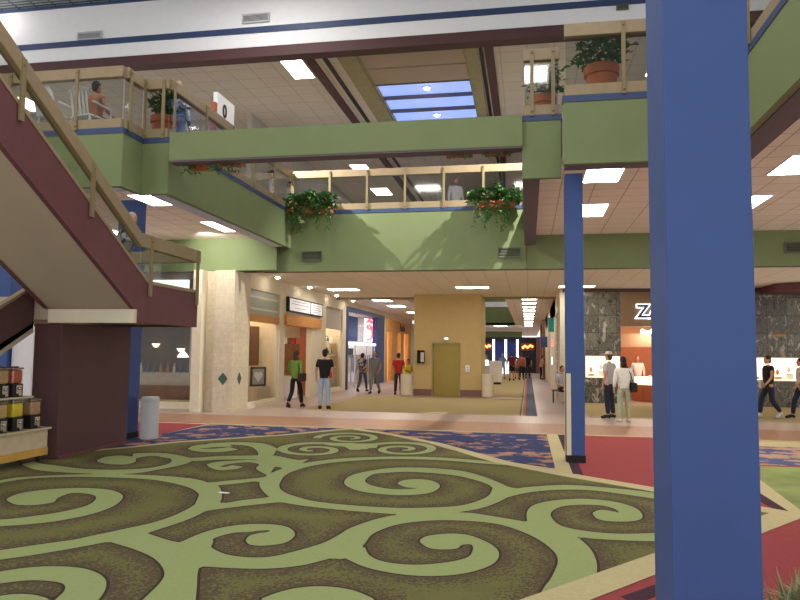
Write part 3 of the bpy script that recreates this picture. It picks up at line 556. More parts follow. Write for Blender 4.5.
tag(B(-10.3, 12.6, .0, -9.85, 12.7, 2.5).build('wall_panel', 'white_paint'), 'white upright panel seen under the stairs at the left edge', 'panel')
for x in (-3.55,): 
    t = thing('column', (x, 29, 5.48), 'white column on the upper floor behind the bridge railing', 'column')
    B(-.18, -.18, 0, .18, .18, UPZ-5.48-.01).build('shaft', 'white_paint', t)
    B(-.2, -.2, 0, .2, .2, .15).build('plinth', 'white_paint', t)

# ------------------------------------------------------------ railings
def railing(label, p0, p1, zb=5.55, zt=6.67, n=None, off=0, group=None, th=.05, xs=None):
    p0 = Vector(p0); p1 = Vector(p1); L = (p1-p0).length; a = math.atan2(p1.y-p0.y, p1.x-p0.x)
    t = thing('railing', (p0.x, p0.y, zb), label, 'railing', group, a)
    H = zt-zb
    B(0, -th, 0, L, th, .17).build('bottom_rail', 'oak', t, bevel=.006)
    B(0, -th-.01, H-.2, L, th+.01, H).build('top_rail', 'oak', t, bevel=.01)
    B(0.02, -.008, .172, L-.02, .008, H-.202).build('glass_panel', 'rail_glass', t)
    n = n or max(2, int(L/1.15)+1)
    for x in (xs or [.04+(L-.08)*i/(n-1) for i in range(n)]):
        pb = MB().box(x-.03, -th-.035, -.02, x+.03, -th-.011, H-.03)
        pb.ball((x, -th-.04, H-.08), .018, 8, 5).ball((x, -th-.04, .05), .018, 8, 5)
        pb.build('post', 'post_brass', t)
    return t
railing('upper railing above the stair, with white chairs behind it', (-13, 11.0), (-7.02, 11.0), xs=[1.0, 2.4, 3.75, 5.1])
railing('short railing return between the white chairs and the potted plant', (-7.02, 11.02), (-7.02, 11.62), xs=[.1, .56])
railing('short railing section in front of the upper left potted plant', (-7.0, 11.65), (-6.5, 11.65), xs=[.42])
railing('long upper left railing running back to the bridge', (-6.5, 11.68), (-6.5, 18.3), n=6)
railing('far bridge railing above the green band', (-6.47, 18.45), (-.05, 18.45), n=7)
railing('short railing section in front of the small fern on the right', (-.06, 11.45), (.52, 11.45), xs=[.14, .48])
railing('upper right railing in front of the big terracotta pot', (.56, 10.65), (2.82, 10.65), xs=[.86, 1.95])
railing('upper right railing running toward the camera', (2.8, 10.6), (2.8, -2.5), n=10)

# ------------------------------------------------------------ vents
def vent(label, cx, cz, y, w=.6, h=.27, m='vent_grey'):
    t = thing('wall_vent', (cx, y, cz-h/2), label, 'vent')
    f = MB().box(-w/2, -.03, 0, w/2, 0, .03).box(-w/2, -.03, h-.03, w/2, 0, h).box(-w/2, -.03, .03, -w/2+.03, 0, h-.03).box(w/2-.03, -.03, .03, w/2, 0, h-.03)
    f.build('frame', m, t)
    B(-w/2+.03, -.008, .03, w/2-.03, -.001, h-.03).build('backing', 'dark_grey', t)
    s = MB()
    n = 6
    for i in range(n):
        z = .04+(h-.08)*i/(n-1)
        s.add([(-w/2+.03, -.026, z-.008), (w/2-.03, -.026, z-.008), (w/2-.03, -.01, z+.012), (-w/2+.03, -.01, z+.012), (-w/2+.03, -.022, z-.012), (w/2-.03, -.022, z-.012), (w/2-.03, -.009, z+.006), (-w/2+.03, -.009, z+.006)], [(0,1,2,3), (7,6,5,4), (0,4,5,1), (3,2,6,7), (0,3,7,4), (1,5,6,2)])
    s.build('slats', m, t)
vent('grey vent in the bridge face under the left hanging plant', -5.85, 4.28, 18.39)
vent('grey vent in the bridge face under the right hanging plant', -.47, 4.29, 18.39)
vent('grey vent in the green band at the right picture edge', 6.5, 4.31, 18.435, .62)
vent('left vent high on the white wall', -10.54, 9.32, 14.98, .66, .2, 'bin_grey')
vent('right vent high on the white wall', -6.24, 9.43, 14.98, .68, .22, 'bin_grey')
vent('small vent at the right end of the white wall', 2.0, 9.02, 14.98, .25, .12, 'vent_grey')

# ------------------------------------------------------------ ceiling lights
def light_panel(x, y, z, w, l, label, group=None, m='panel_light', name='ceiling_light'):
    t = thing(name, (x, y, z), label, 'ceiling light', group)
    e = .03
    MB().box(-w/2-e, -l/2-e, -.02, w/2+e, -l/2, -.001).box(-w/2-e, l/2, -.02, w/2+e, l/2+e, -.001).box(-w/2-e, -l/2, -.02, -w/2, l/2, -.001).box(w/2, -l/2, -.02, w/2+e, l/2, -.001).build('frame', 'white_paint', t)
    B(-w/2, -l/2, -.014, w/2, l/2, -.002).build('diffuser', m, t)
    return t
k = (MIDZ-1.65)/(4.6-1.65)
light_panel(1.22*k, 11.62*k, MIDZ, .6, 1.15, 'bright ceiling panel just right of the slim blue column, nearer of two')
light_panel(1.30*k, 14.6*k, MIDZ, .55, 1.3, 'bright ceiling panel just right of the slim blue column, farther of two')
light_panel(4.12*k, 11.5*k, MIDZ, .6, 1.2, 'large ceiling panel cut by the right picture edge')
light_panel(4.12*k, 14.2*k, MIDZ, .6, 1.2, 'ceiling panel peeking out right of the near blue column')
light_panel(4.12*k, 8.2*k, MIDZ, .6, 1.2, 'ceiling panel under the right upper floor, outside the frame', 'hidden right panels')
light_panel(7.2*k, 11.5*k, MIDZ, .6, 1.2, 'ceiling panel under the right upper floor, outside the frame', 'hidden right panels')
light_panel(-7.25*k, 12.45*k, MIDZ, .5, 1.0, 'ceiling panel seen left of the hanging green slab corner, nearest one')
light_panel(-7.15*k, 15.4*k, MIDZ, .45, 1.35, 'ceiling panel above the bright green wall band on the left')
light_panel(-10.25*k, 15.6*k, MIDZ, .5, 1.1, 'ceiling panel seen through the stair railing')
light_panel(-10.3*k, 12.5*k, MIDZ, .6, 1.2, 'ceiling panel hidden behind the staircase')
light_panel(-1.88, 24.1, LOWZ, 1.1, .6, 'wide ceiling panel above the elevator')
light_panel(-6.6, 24.6, LOWZ, 1.1, .6, 'wide ceiling panel above the black framed sign')
light_panel(1.6, 24.0, LOWZ, 1.15, .55, 'wide ceiling panel split by the slim blue column')
light_panel(-4.4, 21.2, LOWZ+0, .3, .3, 'small round-looking ceiling light in front of the elevator') if False else None
for i, (x, y) in enumerate([(-6.25, 29.8), (-6.3, 33.5), (-6.3, 39)]):
    light_panel(x, y, LOWZ, .75, 1.2, ['nearest', 'middle', 'farthest'][i]+' ceiling panel in the left corridor beside the elevator', m='panel_light_far')
for i, y in enumerate([29.3, 31.8, 34.4, 37.1, 40, 43, 46.5, 50, 54, 58]):
    light_panel(.06, y, LOWZ, .6, .9, 'ceiling panel in the receding row above the right corridor', 'corridor ceiling panels', m='panel_light_far')
light_panel(-2.2, 58, LOWZ, 1.0, 1.2, 'ceiling panel between the two green bands far down the corridor', m='panel_light_far')
light_panel(-5.55, 15.95+.1, UPZ, .52, 1.1, 'square ceiling panel above the crossing green beam', m='panel_up')
light_panel(-6.2, 25.2, UPZ, .6, .8, 'ceiling panel seen just under the green beam', m='panel_light_far')
light_panel(-6.2, 29.2, UPZ, .7, 1.3, 'ceiling panel seen through the bridge railing', m='panel_light_far')
light_panel(3.5, 17.5, UPZ, 1.2, .6, 'upper floor ceiling panel above the right potted plants', 'hidden upper panels', m='panel_up')
light_panel(-13.95, 17.3, UPZ, .6, 1.3, 'upper ceiling panel seen behind the white chairs at the left picture edge', m='panel_up')
def downlight(x, y, z, r, label, m='bulb_light'):
    t = thing('downlight', (x, y, z), label, 'ceiling light')
    MB().lathe([(r*1.4, -.001), (r*1.4, -.03), (r, -.035), (r, -.01)], seg=14).build('rim', 'white_paint', t)
    MB().ball((0, 0, -.03), (r*.9, r*.9, r*.6), 12, 6).build('bulb', m, t)
downlight(-2.62, 15.75, UPZ+.1, .07, 'round white dot in the covered skylight bay')  # white dots in the skylight, each modelled as a rimmed bulb
downlight(-2.62, 17.95, UPZ+.1, .08, 'round white dot in the nearer blue skylight pane')
downlight(-2.62, 20.1, UPZ+.1, .08, 'round white dot in the farther blue skylight pane')
downlight(-13.0, 14.4, ATZ, .2, 'bright lamp in the metal grille ceiling at the top left corner')
for i, y in enumerate((20.2, 23.4, 26.9, 29.6)):
    downlight(-7.5, y, LOWZ, .08, ['nearest', 'second', 'third', 'farthest'][i]+' small round lamp above the left storefronts', 'wash_light')
    bpy.data.objects  # keep
# ------------------------------------------------------------ staircase
def staircase():
    t = thing('staircase', (0, 0, 0), 'maroon staircase with a beige underside rising to the upper floor on the left', 'staircase')
    XR, XL = -5.72, -7.22
    so = lambda y: 2.23+.592*(9.5-y)      # underside
    to = lambda y: 2.655+.61*(9.81-y)     # top of stringer
    Yt = 5.1
    # soffit slab of the upper flight
    MB().prism_yz([(9.5, 2.25), (Yt, so(Yt)), (Yt, so(Yt)+.12), (9.5, 2.37)], XL, XR-.07).build('soffit', 'plaster', t)
    B(XL+.1, 9.42, 2.05, XR+.012, 9.5, 2.25).build('soffit_edge', 'cream_paint', t)['label'] = 'cream edge strip'
    # steps
    s = MB(); n = 16; dy = (9.55-Yt)/n; dz = (5.48-2.45)/(n+1)
    for i in range(n):
        y1 = 9.55-i*dy; z1 = 2.45+dz*(i+1)
        s.prism_yz([(y1, z1-dz), (y1, z1), (y1-dy, z1), (y1-dy, max(z1-dz*1.0, so(y1-dy)+.121)), ], XL+.08, XR-.08)
    s.build('steps', 'carpet_tan', t)
    for x0, x1 in ((XR-.07, XR), (XL, XL+.07)):
        mb = MB(); mb.mi = 0
        mb.prism_yz([(9.505, so(9.505)), (Yt, so(Yt)), (Yt, to(Yt)), (9.81, 2.655), (9.81, 2.06), (9.505, 2.06)] if x1 == XR else [(9.44, so(9.44)), (Yt, so(Yt)), (Yt, to(Yt)), (9.5, to(9.5))], x0, x1)
        mb.build('stringer', 'maroon', t)
        MB().prism_yz([(9.81, 2.657), (Yt, to(Yt)+.002), (Yt, to(Yt)+.06), (9.81, 2.71)], x0-.01, x1+.01).build('stringer_cap', 'oak', t)
    # landing
    lm = MB().box(-8.9, 9.51, 2.1, XR-.07, 11.40, 2.45)
    lm.build('landing', 'plaster', t)
    B(XR-.07, 9.812, 2.06, XR, 11.45, 2.655).box(-8.9, 11.401, 2.06, XR-.071, 11.45, 2.655).build('landing_edge', 'maroon', t)
    B(XR-.08, 9.815, 2.657, XR+.01, 11.46, 2.71).box(-8.9, 11.39, 2.657, XR-.081, 11.46, 2.71).build('landing_cap', 'oak', t)
    # upper arrival slab
    B(-9, 3.2, 5.1, XR, Yt-.001, 5.48).build('upper_landing', 'plaster', t)
    # lower flight
    YB = 4.4
    lo = lambda y: 2.6-.56*(9.5-y)
    MB().prism_yz([(9.5, 2.05), (9.5, 1.9), (6.0, 0.02), (5.4, .02), ], -8.9, XL-.2).build('lower_soffit', 'plaster', t)
    s = MB(); n = 14; dy = (9.5-5.2)/n; dz = 2.45/(n+1)
    for i in range(n):
        y1 = 9.5-i*dy; z1 = 2.45-dz*(i+1)
        s.prism_yz([(y1, z1), (y1-dy, z1), (y1-dy, z1-dz), (y1, z1-dz*1.6)], -8.82, XL-.28)
    s.build('lower_steps', 'carpet_tan', t)
    for x0 in (-8.9, XL-.28):
        MB().prism_yz([(9.5, lo(9.5)), (9.5, lo(9.5)-.62), (5.9, .02), (5.15, .02), (5.15, lo(5.15)+.05)], x0, x0+.08).build('lower_stringer', 'maroon_dark', t)
        MB().prism_yz([(9.5, lo(9.5)+.002), (9.5, lo(9.5)+.05), (5.15, lo(5.15)+.1), (5.15, lo(5.15)+.052)], x0-.01, x0+.09).build('stringer_cap', 'oak', t)
    # handrails on the upper flight
    hr = lambda y: 3.42+.61*(9.53-y)
    for x in (XR, XL+.07):
        MB().prism_yz([(9.53, 3.42), (Yt, hr(Yt)), (Yt, hr(Yt)-.23), (9.53, 3.21)], x-.08, x+.03).build('handrail', 'oak', t, bevel=.01)
        MB().prism_yz([(9.6, 3.2), (Yt, hr(Yt)-.24), (Yt, to(Yt)+.065), (9.6, 2.8)], x-.045, x-.03).build('glass_panel', 'rail_glass', t)
        for y in (9.83, 8.3, 6.92, 5.5):
            xo = x+.012 if x == XR else x-.1
            MB().box(xo, y-.035, to(y)-.17, xo+.03, y+.035, hr(min(y, 9.53))-.03).ball((xo+.03, y, hr(min(y, 9.53))-.1), .02, 8, 5).build('post', 'post_brass', t)
    B(XR-.08, 9.532, 3.2, XR+.03, 11.48, 3.41).box(-8.9, 11.40, 3.2, XR-.081, 11.48, 3.41).build('handrail', 'oak', t, bevel=.01)
    B(XR-.045, 9.65, 2.711, XR-.03, 11.38, 3.2).box(-8.9, 11.43, 2.711, XR-.1, 11.445, 3.2).build('glass_panel', 'rail_glass', t)
    for y in (11.37,):
        B(XR+.012, y-.035, 2.45, XR+.042, y+.035, 3.39).build('post', 'post_brass', t)
    return t
staircase()
struct(B(-7.42, 9.53, .0125, -6.95, 9.535+1.86, 2.04).build('wall_stair_base', 'maroon_dark', bevel=.01))
struct(B(-6.95, 9.55, .0125, -6.93, 11.38, .06).build('baseboard_stair', 'maroon'))

# ------------------------------------------------------------ candy machines and stand
t = thing('candy_stand', (-7.0, 9.4, 0), 'two tier light wooden stand holding candy machines at the left edge', 'stand')
B(-.23, -2.3, .10, 0, 0, .21).build('base_band', 'wood_yellow', t)
B(-.23, -2.28, .211, -.01, -.01, .47).build('lower_cabinet', 'wood_light', t)
B(-.235, -2.32, .471, .03, .03, .5).build('lower_shelf', 'wood_light', t, bevel=.006)
B(-.40, -2.2, .10, -.24, -.12, .93).build('upper_cabinet', 'wood_light', t)
B(-.41, -2.22, .931, -.2, -.09, .96).build('upper_shelf', 'wood_light', t, bevel=.006)
for (x, y) in ((-.08, -.1), (-.08, -2.2), (-.33, -.2), (-.33, -2.1)):
    MB().lathe([(.03, 0), (.035, .03), (.03, .099)], (x, y, 0.013), 10).build('foot', 'black_rubber', t)
def candy(x, y, z, m, label, h=.44, label_h=.0):
    t = thing('candy_machine', (x, y, z+.001), label, 'candy machine', None, PI/2)
    bd = B(-.11, -.08, 0, .11, .08, .19).build('body', 'black', t, bevel=.012)
    MB().lathe([(.035, 0), (.04, .012), (.02, .02)], (0, 0, 0), 12).mesh if False else None
    c = MB().box(-.055, -.10, .05, .055, -.081, .17)
    c.ball((0, -.115, .12), (.022, .02, .022), 10, 6)
    c.box(-.03, -.125, .02, .03, -.081, .05)
    c.build('coin_mechanism', 'chrome', bd)
    j = MB().box(-.10, -.07, .191, .10, .07, h-.05)
    j.build('candy_bin', m, t, bevel=.03)
    MB().box(-.106, -.074, .192, .106, .074, h-.045).build('globe', 'jar_glass', t, bevel=.015)
    B(-.112, -.08, h-.044, .112, .08, h-.02).box(-.06, -.04, h-.02, .06, .04, h).build('lid', 'chrome', t, bevel=.01)
candy(-7.12, 9.17, .5, 'candy_brown', 'lower candy machine at the right end, with brownish pink candy')
candy(-7.12, 8.81, .5, 'candy_yellow', 'lower candy machine with a bright yellow globe')
candy(-7.12, 8.5, .5, 'candy_mix', 'lower candy machine cut by the picture edge, orange brown candy', )
candy(-7.31, 9.0, .96, 'candy_red', 'upper candy machine at the right end, red and pink candy')
candy(-7.31, 8.73, .96, 'candy_mix', 'upper candy machine at the left picture edge, reddish brown candy')

# ------------------------------------------------------------ trash cans
def bin_(x, y, r, h, label, m='bin_grey'):
    t = thing('trash_can', (x, y, .0125), label, 'trash can')
    MB().lathe([(r*.97, 0), (r, .02), (r, h-.06), (r*1.02, h-.055), (r*1.02, h-.02), (r, h)], seg=28).build('body', m, t, smooth=False)
    MB().lathe([(r*.96, h+.001), (r*.94, h+.02), (r*.4, h+.025), (.01, h+.026)], seg=24).build('lid', m, t)
    return t
bin_(-6.94, 12.12, .165, .75, 'cylindrical light grey trash can beside the blue column left')
bin_(-4.62, 26.75, .22, .8, 'pale trash can left of the elevator beside the red shirted person', 'cream_paint')
bin_(-1.5, 26.75, .22, .85, 'pale trash can at the right corner of the elevator wall', 'cream_paint')
bin_(-.95, 31.0, .16, .35, 'small dark trash can') if False else None

tag(MB().prism([(-3.54, 7.75), (-3.42, 7.73), (-3.41, 7.78), (-3.53, 7.80)], .0095, .014).build('paper_scrap', 'white_plastic'), 'tiny pale scrap lying on the green carpet beside the small diamond shape', 'litter')
# ------------------------------------------------------------ elevator block
EY = 26.98
struct(B(-4.37, EY, .26, -3.66, 29.6, LOWZ).box(-2.56, EY, .26, -1.76, 29.6, LOWZ).box(-3.66, EY, 2.06, -2.56, 29.6, LOWZ).box(-3.66, EY+.35, .0, -2.56, 29.6, 2.06).build('wall_elevator', 'elevator_wall'))
struct(B(-4.38, EY-.01, .0, -3.66, 29.6, .26).box(-2.56, EY-.01, 0, -1.75, 29.6, .26).build('baseboard_elevator', 'elevator_base'))
t = thing('door', (-3.11, EY, .0065), 'closed two leaf brass elevator door', 'elevator door')
t.name = 'elevator_door'
for s in (-1, 1): B(0 if s > 0 else -.5, .1, 0, .5 if s > 0 else 0, .14, 2.0).build('door_leaf', 'elevator_door', t, bevel=.006)
B(-.55, -.03, 0, -.5, .16, 2.05).box(.5, -.03, 0, .55, .16, 2.05).box(-.5, -.03, 2.0, .5, .16, 2.05).build('door_frame', 'olive_trim', t)
t = thing('call_panel', (-2.28, EY, .95), 'small elevator call button panel right of the elevator door', 'button panel')
B(-.08, -.02, 0, .08, -.001, .24).build('plate', 'chrome', t)
MB().ball((0, -.02, .16), (.02, .012, .02), 10, 6).ball((0, -.02, .08), (.02, .012, .02), 10, 6).build('button', 'black', t)
t = thing('floor_indicator', (-3.1, EY, 2.17), 'small lit floor indicator above the elevator door', 'indicator')
B(-.12, -.03, 0, .12, -.001, .08).build('case', 'chrome', t); B(-.05, -.034, .02, .05, -.031, .06).build('lamp', 'shop_light', t)
t = thing('pay_phone', (-4.08, EY, 1.25), 'pay phone on the wall left of the elevator door', 'phone')
B(-.14, -.16, 0, .14, -.001, .5).build('housing', 'black', t, bevel=.01)
B(0, -.165, .05, .13, -.161, .42).build('face_plate', 'bin_grey', t)
MB().tube([(-.08, -.19, .1), (-.08, -.21, .2), (-.08, -.21, .34), (-.08, -.19, .42)], [.03, .02, .02, .03], 8).build('handset', 'black', t, smooth=True)

# ------------------------------------------------------------ left shopping wall (plane x = -7.9)
X0, X1 = -8.1, -7.9
wl = MB()
wl.box(X0, 18.6, 0, X1, 19.08, LOWZ)
wl.box(X0, 19.08, 3.47, X1, 30.0, LOWZ)
wl.box(X0, 21.6, 0, X1, 22.1, 3.47)
wl.box(X0, 22.1, 2.9, X1, 25.9, 3.47)
wl.box(X0, 25.0, 0, X1, 26.85, 2.9).box(X0, 25.9, 2.9, X1, 26.85, 3.47)
wl.box(X0, 29.4, 0, X1, 30.0, 3.47)
wl.box(X0, 30.0, 3.68, X1, 48, LOWZ)
wl.box(X0, 38.25, 0, X1, 38.6, 3.68).box(X0, 47.5, 0, X1, 60, 3.68)
wl.box(X0, 19.08, 0, X1, 21.6, .12).box(X0, 26.85, 0, X1, 29.4, .12)
struct(wl.build('wall_left_shops', 'cream_paint'))
struct(B(-8.42, 17.85, 0, -7.84, 18.95, 3.855).build('wall_left_pier', 'travertine'))
struct(B(-8.98, 17.7, 0, -8.72, 18.3, 3.855).build('wall_left_pier_2', 'cream_paint'))
struct(B(-8.72, 18.02, 0, -8.42, 18.3, 3.855).build('wall_left_pier_3', 'travertine'))
def diamond(label, axis):
    mb = MB(); w, h = (.14, .17)
    if axis == 'y': mb.add([(-w, 0, 0), (0, 0, -h), (w, 0, 0), (0, 0, h), (-w, -.012, 0), (0, -.012, -h), (w, -.012, 0), (0, -.012, h)], [(3,2,1,0), (4,5,6,7), (0,1,5,4), (1,2,6,5), (2,3,7,6), (3,0,4,7)])
    else: mb.add([(0, -w, 0), (0, 0, -h), (0, w, 0), (0, 0, h), (.012, -w, 0), (.012, 0, -h), (.012, w, 0), (.012, 0, h)], [(3,2,1,0), (4,5,6,7), (0,1,5,4), (1,2,6,5), (2,3,7,6), (3,0,4,7)])
    o = mb.build('diamond_tile', 'diamond_green'); tag(o, label, 'tile'); return o
o = diamond('dark green diamond tile on the front of the beige pier', 'y'); o.location = (-8.11, 17.849, .9)
o = diamond('dark green diamond tile on the narrow right side of the beige pier', 'x'); o.location = (-7.839, 18.3, .9)

def shopwin(label, y0, y1, z0=.12, zt=2.75, z2=3.47, beam=True, transom='grid_glass'):
    t = thing('shop_window', (-8.0, (y0+y1)/2, z0), label, 'window'); h = (y1-y0)/2
    B(-.03, -h, zt-z0, .03, h, z2-z0).build('transom', transom, t)
    if beam: B(-.08, -h, zt-z0-.22, .08, h, zt-z0-.001).build('transom_bar', 'wood_orange', t)
    zz = zt-z0-(.221 if beam else .001)
    B(-.01, -h+.04, .06, .01, h-.04, zz-.02).build('pane', 'shop_glass', t)
    B(-.04, -h, 0, .04, h, .06).box(-.04, -h, .06, .04, -h+.04, zz).box(-.04, h-.04, .06, .04, h, zz).build('window_frame', 'cream_paint', t)
    return t
shopwin('shop window nearest the beige pier, with a framed heart picture', 19.08, 21.6)
shopwin('narrow shop window between the black framed sign and the blue store', 26.85, 29.4, zt=2.6, beam=False, transom='grey_wall')
# display recesses behind
struct(B(-9.3, 19.0, 0, -9.2, 21.7, 3.6).box(-9.2, 18.95, 0, -8.1, 19.05, 3.6).box(-9.2, 21.65, 0, -8.1, 21.75, 3.6).box(-9.2, 19.05, 3.5, -8.1, 21.65, 3.6).build('wall_display_1', 'beige_wall'))
struct(B(-9.3, 26.7, 0, -9.2, 29.6, 3.6).box(-9.2, 26.65, 0, -8.1, 26.75, 3.6).box(-9.2, 29.5, 0, -8.1, 29.6, 3.6).box(-9.2, 26.75, 3.5, -8.1, 29.5, 3.6).build('wall_display_2', 'beige_wall'))
tag(B(-8.55, 20.4, .0, -8.15, 21.5, .55).build('display_plinth', 'wood_light'), 'light plinth inside the window nearest the beige pier', 'plinth')
tag(B(-8.66, 20.6, 1.2, -8.6, 21.6, 2.45).build('display_board', 'wood_brown'), 'brown hanging panel inside the window nearest the beige pier', 'panel')
t = thing('framed_picture', (-8.3, 20.85, .56), 'dark framed picture of a pale heart in the first shop window', 'picture', None, -.5)
fr = MB().box(-.02, -.3, 0, .02, .3, .06).box(-.02, -.3, .54, .02, .3, .6).box(-.02, -.3, .06, .02, -.24, .54).box(-.02, .24, .06, .02, .3, .54); fr.build('picture_frame', 'dark_grey', t)
B(-.015, -.24, .06, .0, .24, .54).build('backing', 'grey_wall', t)
hp = [(0, -.16), (.15, .0), (.17, .08), (.11, .15), (.04, .14), (0, .09), (-.04, .14), (-.11, .15), (-.17, .08), (-.15, 0)]
hb = MB(); n = len(hp)
hb.add([(.001, a, .3+b) for a, b in hp]+[(.012, a, .3+b) for a, b in hp], [tuple(range(n)), tuple(range(n, 2*n))[::-1]]+[(i, i+n, (i+1) % n+n, (i+1) % n) for i in range(n)])
hb.build('heart', 'white_plastic', t)
tag(B(-8.17, 22.0, 2.53, -7.8, 25.95, 2.88).build('entrance_beam', 'wood_orange'), 'orange wooden beam over the entrance of the first shop', 'beam')
t = thing('shop_sign', (-7.9, 24.1, 2.98), 'black framed white two panel sign above the wooden beam', 'sign')
sx_ = B(.001, -1.95, 0, .1, 1.95, .5).build('sign_box', 'black', t)
B(.101, -1.85, .05, .108, .35, .45).build('sign_panel', 'sign_white', t)
B(.101, .45, .05, .108, 1.85, .45).build('sign_panel', 'sign_white', t)
lines = MB()
for (y0, y1, z) in ((-1.6, .1, .36), (-1.7, .2, .27), (-1.4, -.1, .14), (.6, 1.7, .36), (.6, 1.6, .28), (.7, 1.7, .2), (.6, 1.5, .12)):
    lines.box(.109, y0, z, .113, y1, z+.03)
lines.build('lettering', 'grey_wall', sx_)
# first shop interior
struct(B(-12.1, 22.0, 0, -12.0, 26.5, 3).box(-12, 21.9, 0, -8.1, 22.0, 3).box(-12, 26.5, 0, -8.1, 26.6, 3).box(-12, 22, 2.9, -8.1, 26.5, 3).build('wall_shop_interior', 'beige_wall'))
tag(B(-8.55, 25.6, 0, -8.12, 26.3, 2.7).build('door_post', 'wood_red'), 'orange brown post inside the first shop entrance', 'post')
tag(B(-9.9, 26.05, 0, -8.65, 26.45, 1.95).build('dark_cabinet', 'wood_brown'), 'dark brown wall unit at the back of the first shop', 'cabinet')
t = thing('cloth_table', (-8.45, 23.9, 0), 'small table with a white cloth just inside the first shop entrance', 'table')
B(-.3, -.35, .0, .3, .35, .82).build('tablecloth', 'white_plastic', t, bevel=.03); B(-.32, -.37, .821, .32, .37, .85).build('table_top', 'wood_brown', t)
for i, (y, c) in enumerate(((-9.7, 'candy_red'), (-9.35, 'store_white'), (-9.05, 'flower'), (-8.8, 'candy_red'))):
    t = thing('gift_box', (y, 26.25, 1.951), ['leftmost', 'second', 'third', 'rightmost'][i]+' box on top of the dark wall unit in the first shop', 'box', 'boxes on the dark wall unit')
    B(-.1, -.1, 0, .1, .1, .2).build('box', c, t); B(-.105, -.105, .201, .105, .105, .24).build('box_lid', c, t)
for i, (x, y, z, l, d, m_) in enumerate(((-8.6, 20.3, 3.5, 2.2, .5, 'shop_light'), (-8.6, 28.1, 3.5, 2.2, .5, 'shop_light'), (-9.8, 24, 2.9, .6, 1.8, 'shop_light'), (-11.2, 20.0, 2.9, 1.2, .4, 'panel_dim'))):
    light_panel(x, y, z, d, l, ['added inside the window nearest the beige pier to brighten it', 'added inside the narrow shop window to brighten it', 'inside the first shop entrance', 'added inside the restaurant to brighten it'][i].join(('ceiling light panel ', '')), m=m_)  # display window and restaurant panels are added to brighten dark interiors
# second window shelves
for j in range(4):
    tag(B(-8.5, 27.2, .5+.5*j, -8.2, 29.45, .53+.5*j).build('glass_shelf', 'white_plastic'), ['lowest', 'second', 'third', 'topmost'][j]+' white shelf in the narrow shop window', 'shelf')
    for q in range(3):
        tag(MB().lathe([(.05, 0), (.1, .08), (.08, .2), (.03, .26), (.04, .3)], seg=12).build('vase', ['chrome', 'store_white', 'candy_red', 'dark_grey'][(j+q) % 4], loc=(-8.35, 27.9+.65*q, .531+.5*j)), 'small ornament on a white shelf in the narrow shop window', 'ornament', 'ornaments in the narrow shop window')

# blue store
struct(B(X0-.03, 30.0, 0, X1+.06, 30.22, 3.68).box(X0-.03, 30.22, 3.5, X1+.06, 38.2, 3.68).box(X0-.03, 36.4, 0, X1+.04, 38.24, 3.5).build('wall_blue_frame', 'store_navy'))
t = thing('store_window', (-8.0, 33.3, 0), 'tall glass front of the blue framed store', 'window')
B(-.01, -3.05, 2.12, .01, 3.05, 3.48).build('upper_pane', 'shop_glass', t)
B(-.06, -3.08, 2.0, .06, 3.08, 2.11).build('transom_bar', 'backlit_white', t)
for y in (-3.0, -1.2, 1.2, 3.0): B(-.03, y-.03, 0, .03, y+.03, 1.999).build('mullion', 'chrome', t)
struct(B(-12.1, 30, 0, -12, 38.3, 3.7).box(-12, 29.9, 0, -8.15, 30, 3.7).box(-12, 38.26, 0, -8.15, 38.36, 3.7).box(-12, 30, 3.6, -8.15, 38.26, 3.7).build('wall_blue_store_interior', 'store_white'))
tag(B(-8.5, 32.5, 2.2, -8.45, 34.4, 3.4).build('poster', 'store_blue'), 'blue hanging poster in the upper window of the blue store', 'poster')
t = thing('neon_sign', (-8.25, 36.0, 2.2), 'red neon emblem in the upper window of the blue store', 'sign')
B(-.03, -.95, 0, -.01, .95, 1.2).build('panel', 'backlit_white', t)
MB().tube([(0, .6, 1.05), (0, 0, 1.12), (0, -.6, 1.0), (0, -.5, .72), (0, .4, .66), (0, .7, .4), (0, .3, .12), (0, -.6, .1)], .09, 8).build('neon_tube', 'neon_red', t, smooth=True)
MB().tube([(0.02, -.7, .75), (.02, .1, .9), (.02, .75, .7)], .07, 8).build('neon_tube', 'neon_red', t, smooth=True)
t = thing('ring_light', (-8.9, 32.6, 3.3), 'white curved light inside the upper blue store window', 'lamp')
MB().tube([(0, -.9, -.2), (0, -.5, -.02), (0, 0, .04), (0, .5, -.02), (0, .9, -.2)], .07, 8).build('tube', 'neon_white', t, smooth=True)
for i, (y, c) in enumerate(((33.6, '#c9b27a'), (34.7, '#7a98c8'), (35.7, '#d8c070'), (36.8, '#6b7f9c'), (37.7, '#b08a7a'))):
    t = thing('clothes_rack', (-9.1, y, 0), ['nearest', 'second', 'third', 'fourth', 'farthest'][i]+' clothes rack inside the blue framed store', 'clothes rack', None, .3)
    MB().tube([(-.5, 0, .01), (-.5, 0, 1.5)], .02).tube([(.5, 0, .01), (.5, 0, 1.5)], .02).tube([(-.5, 0, 1.5), (.5, 0, 1.5)], .02).build('rack_frame', 'chrome', t)
    cloth(c)
    g = MB()
    for q in range(7): g.box(-.42+.13*q, -.22, .6+.04*(q % 3), -.36+.13*q, .22, 1.46)
    g.build('garments', 'cloth_'+c.lstrip('#'), t, bevel=.02)
tag(B(-8.95, 34.2, 1.35, -8.9, 35.3, 1.85).build('notice_board', 'dark_grey'), 'dark rectangular panel hanging in the blue store doorway', 'panel')
for i, y in enumerate((31.5, 34, 36.5)):
    light_panel(-10, y, 3.6, .6, 1.4, ['near', 'middle', 'far'][i]+' ceiling panel inside the blue framed store', m='shop_cool')
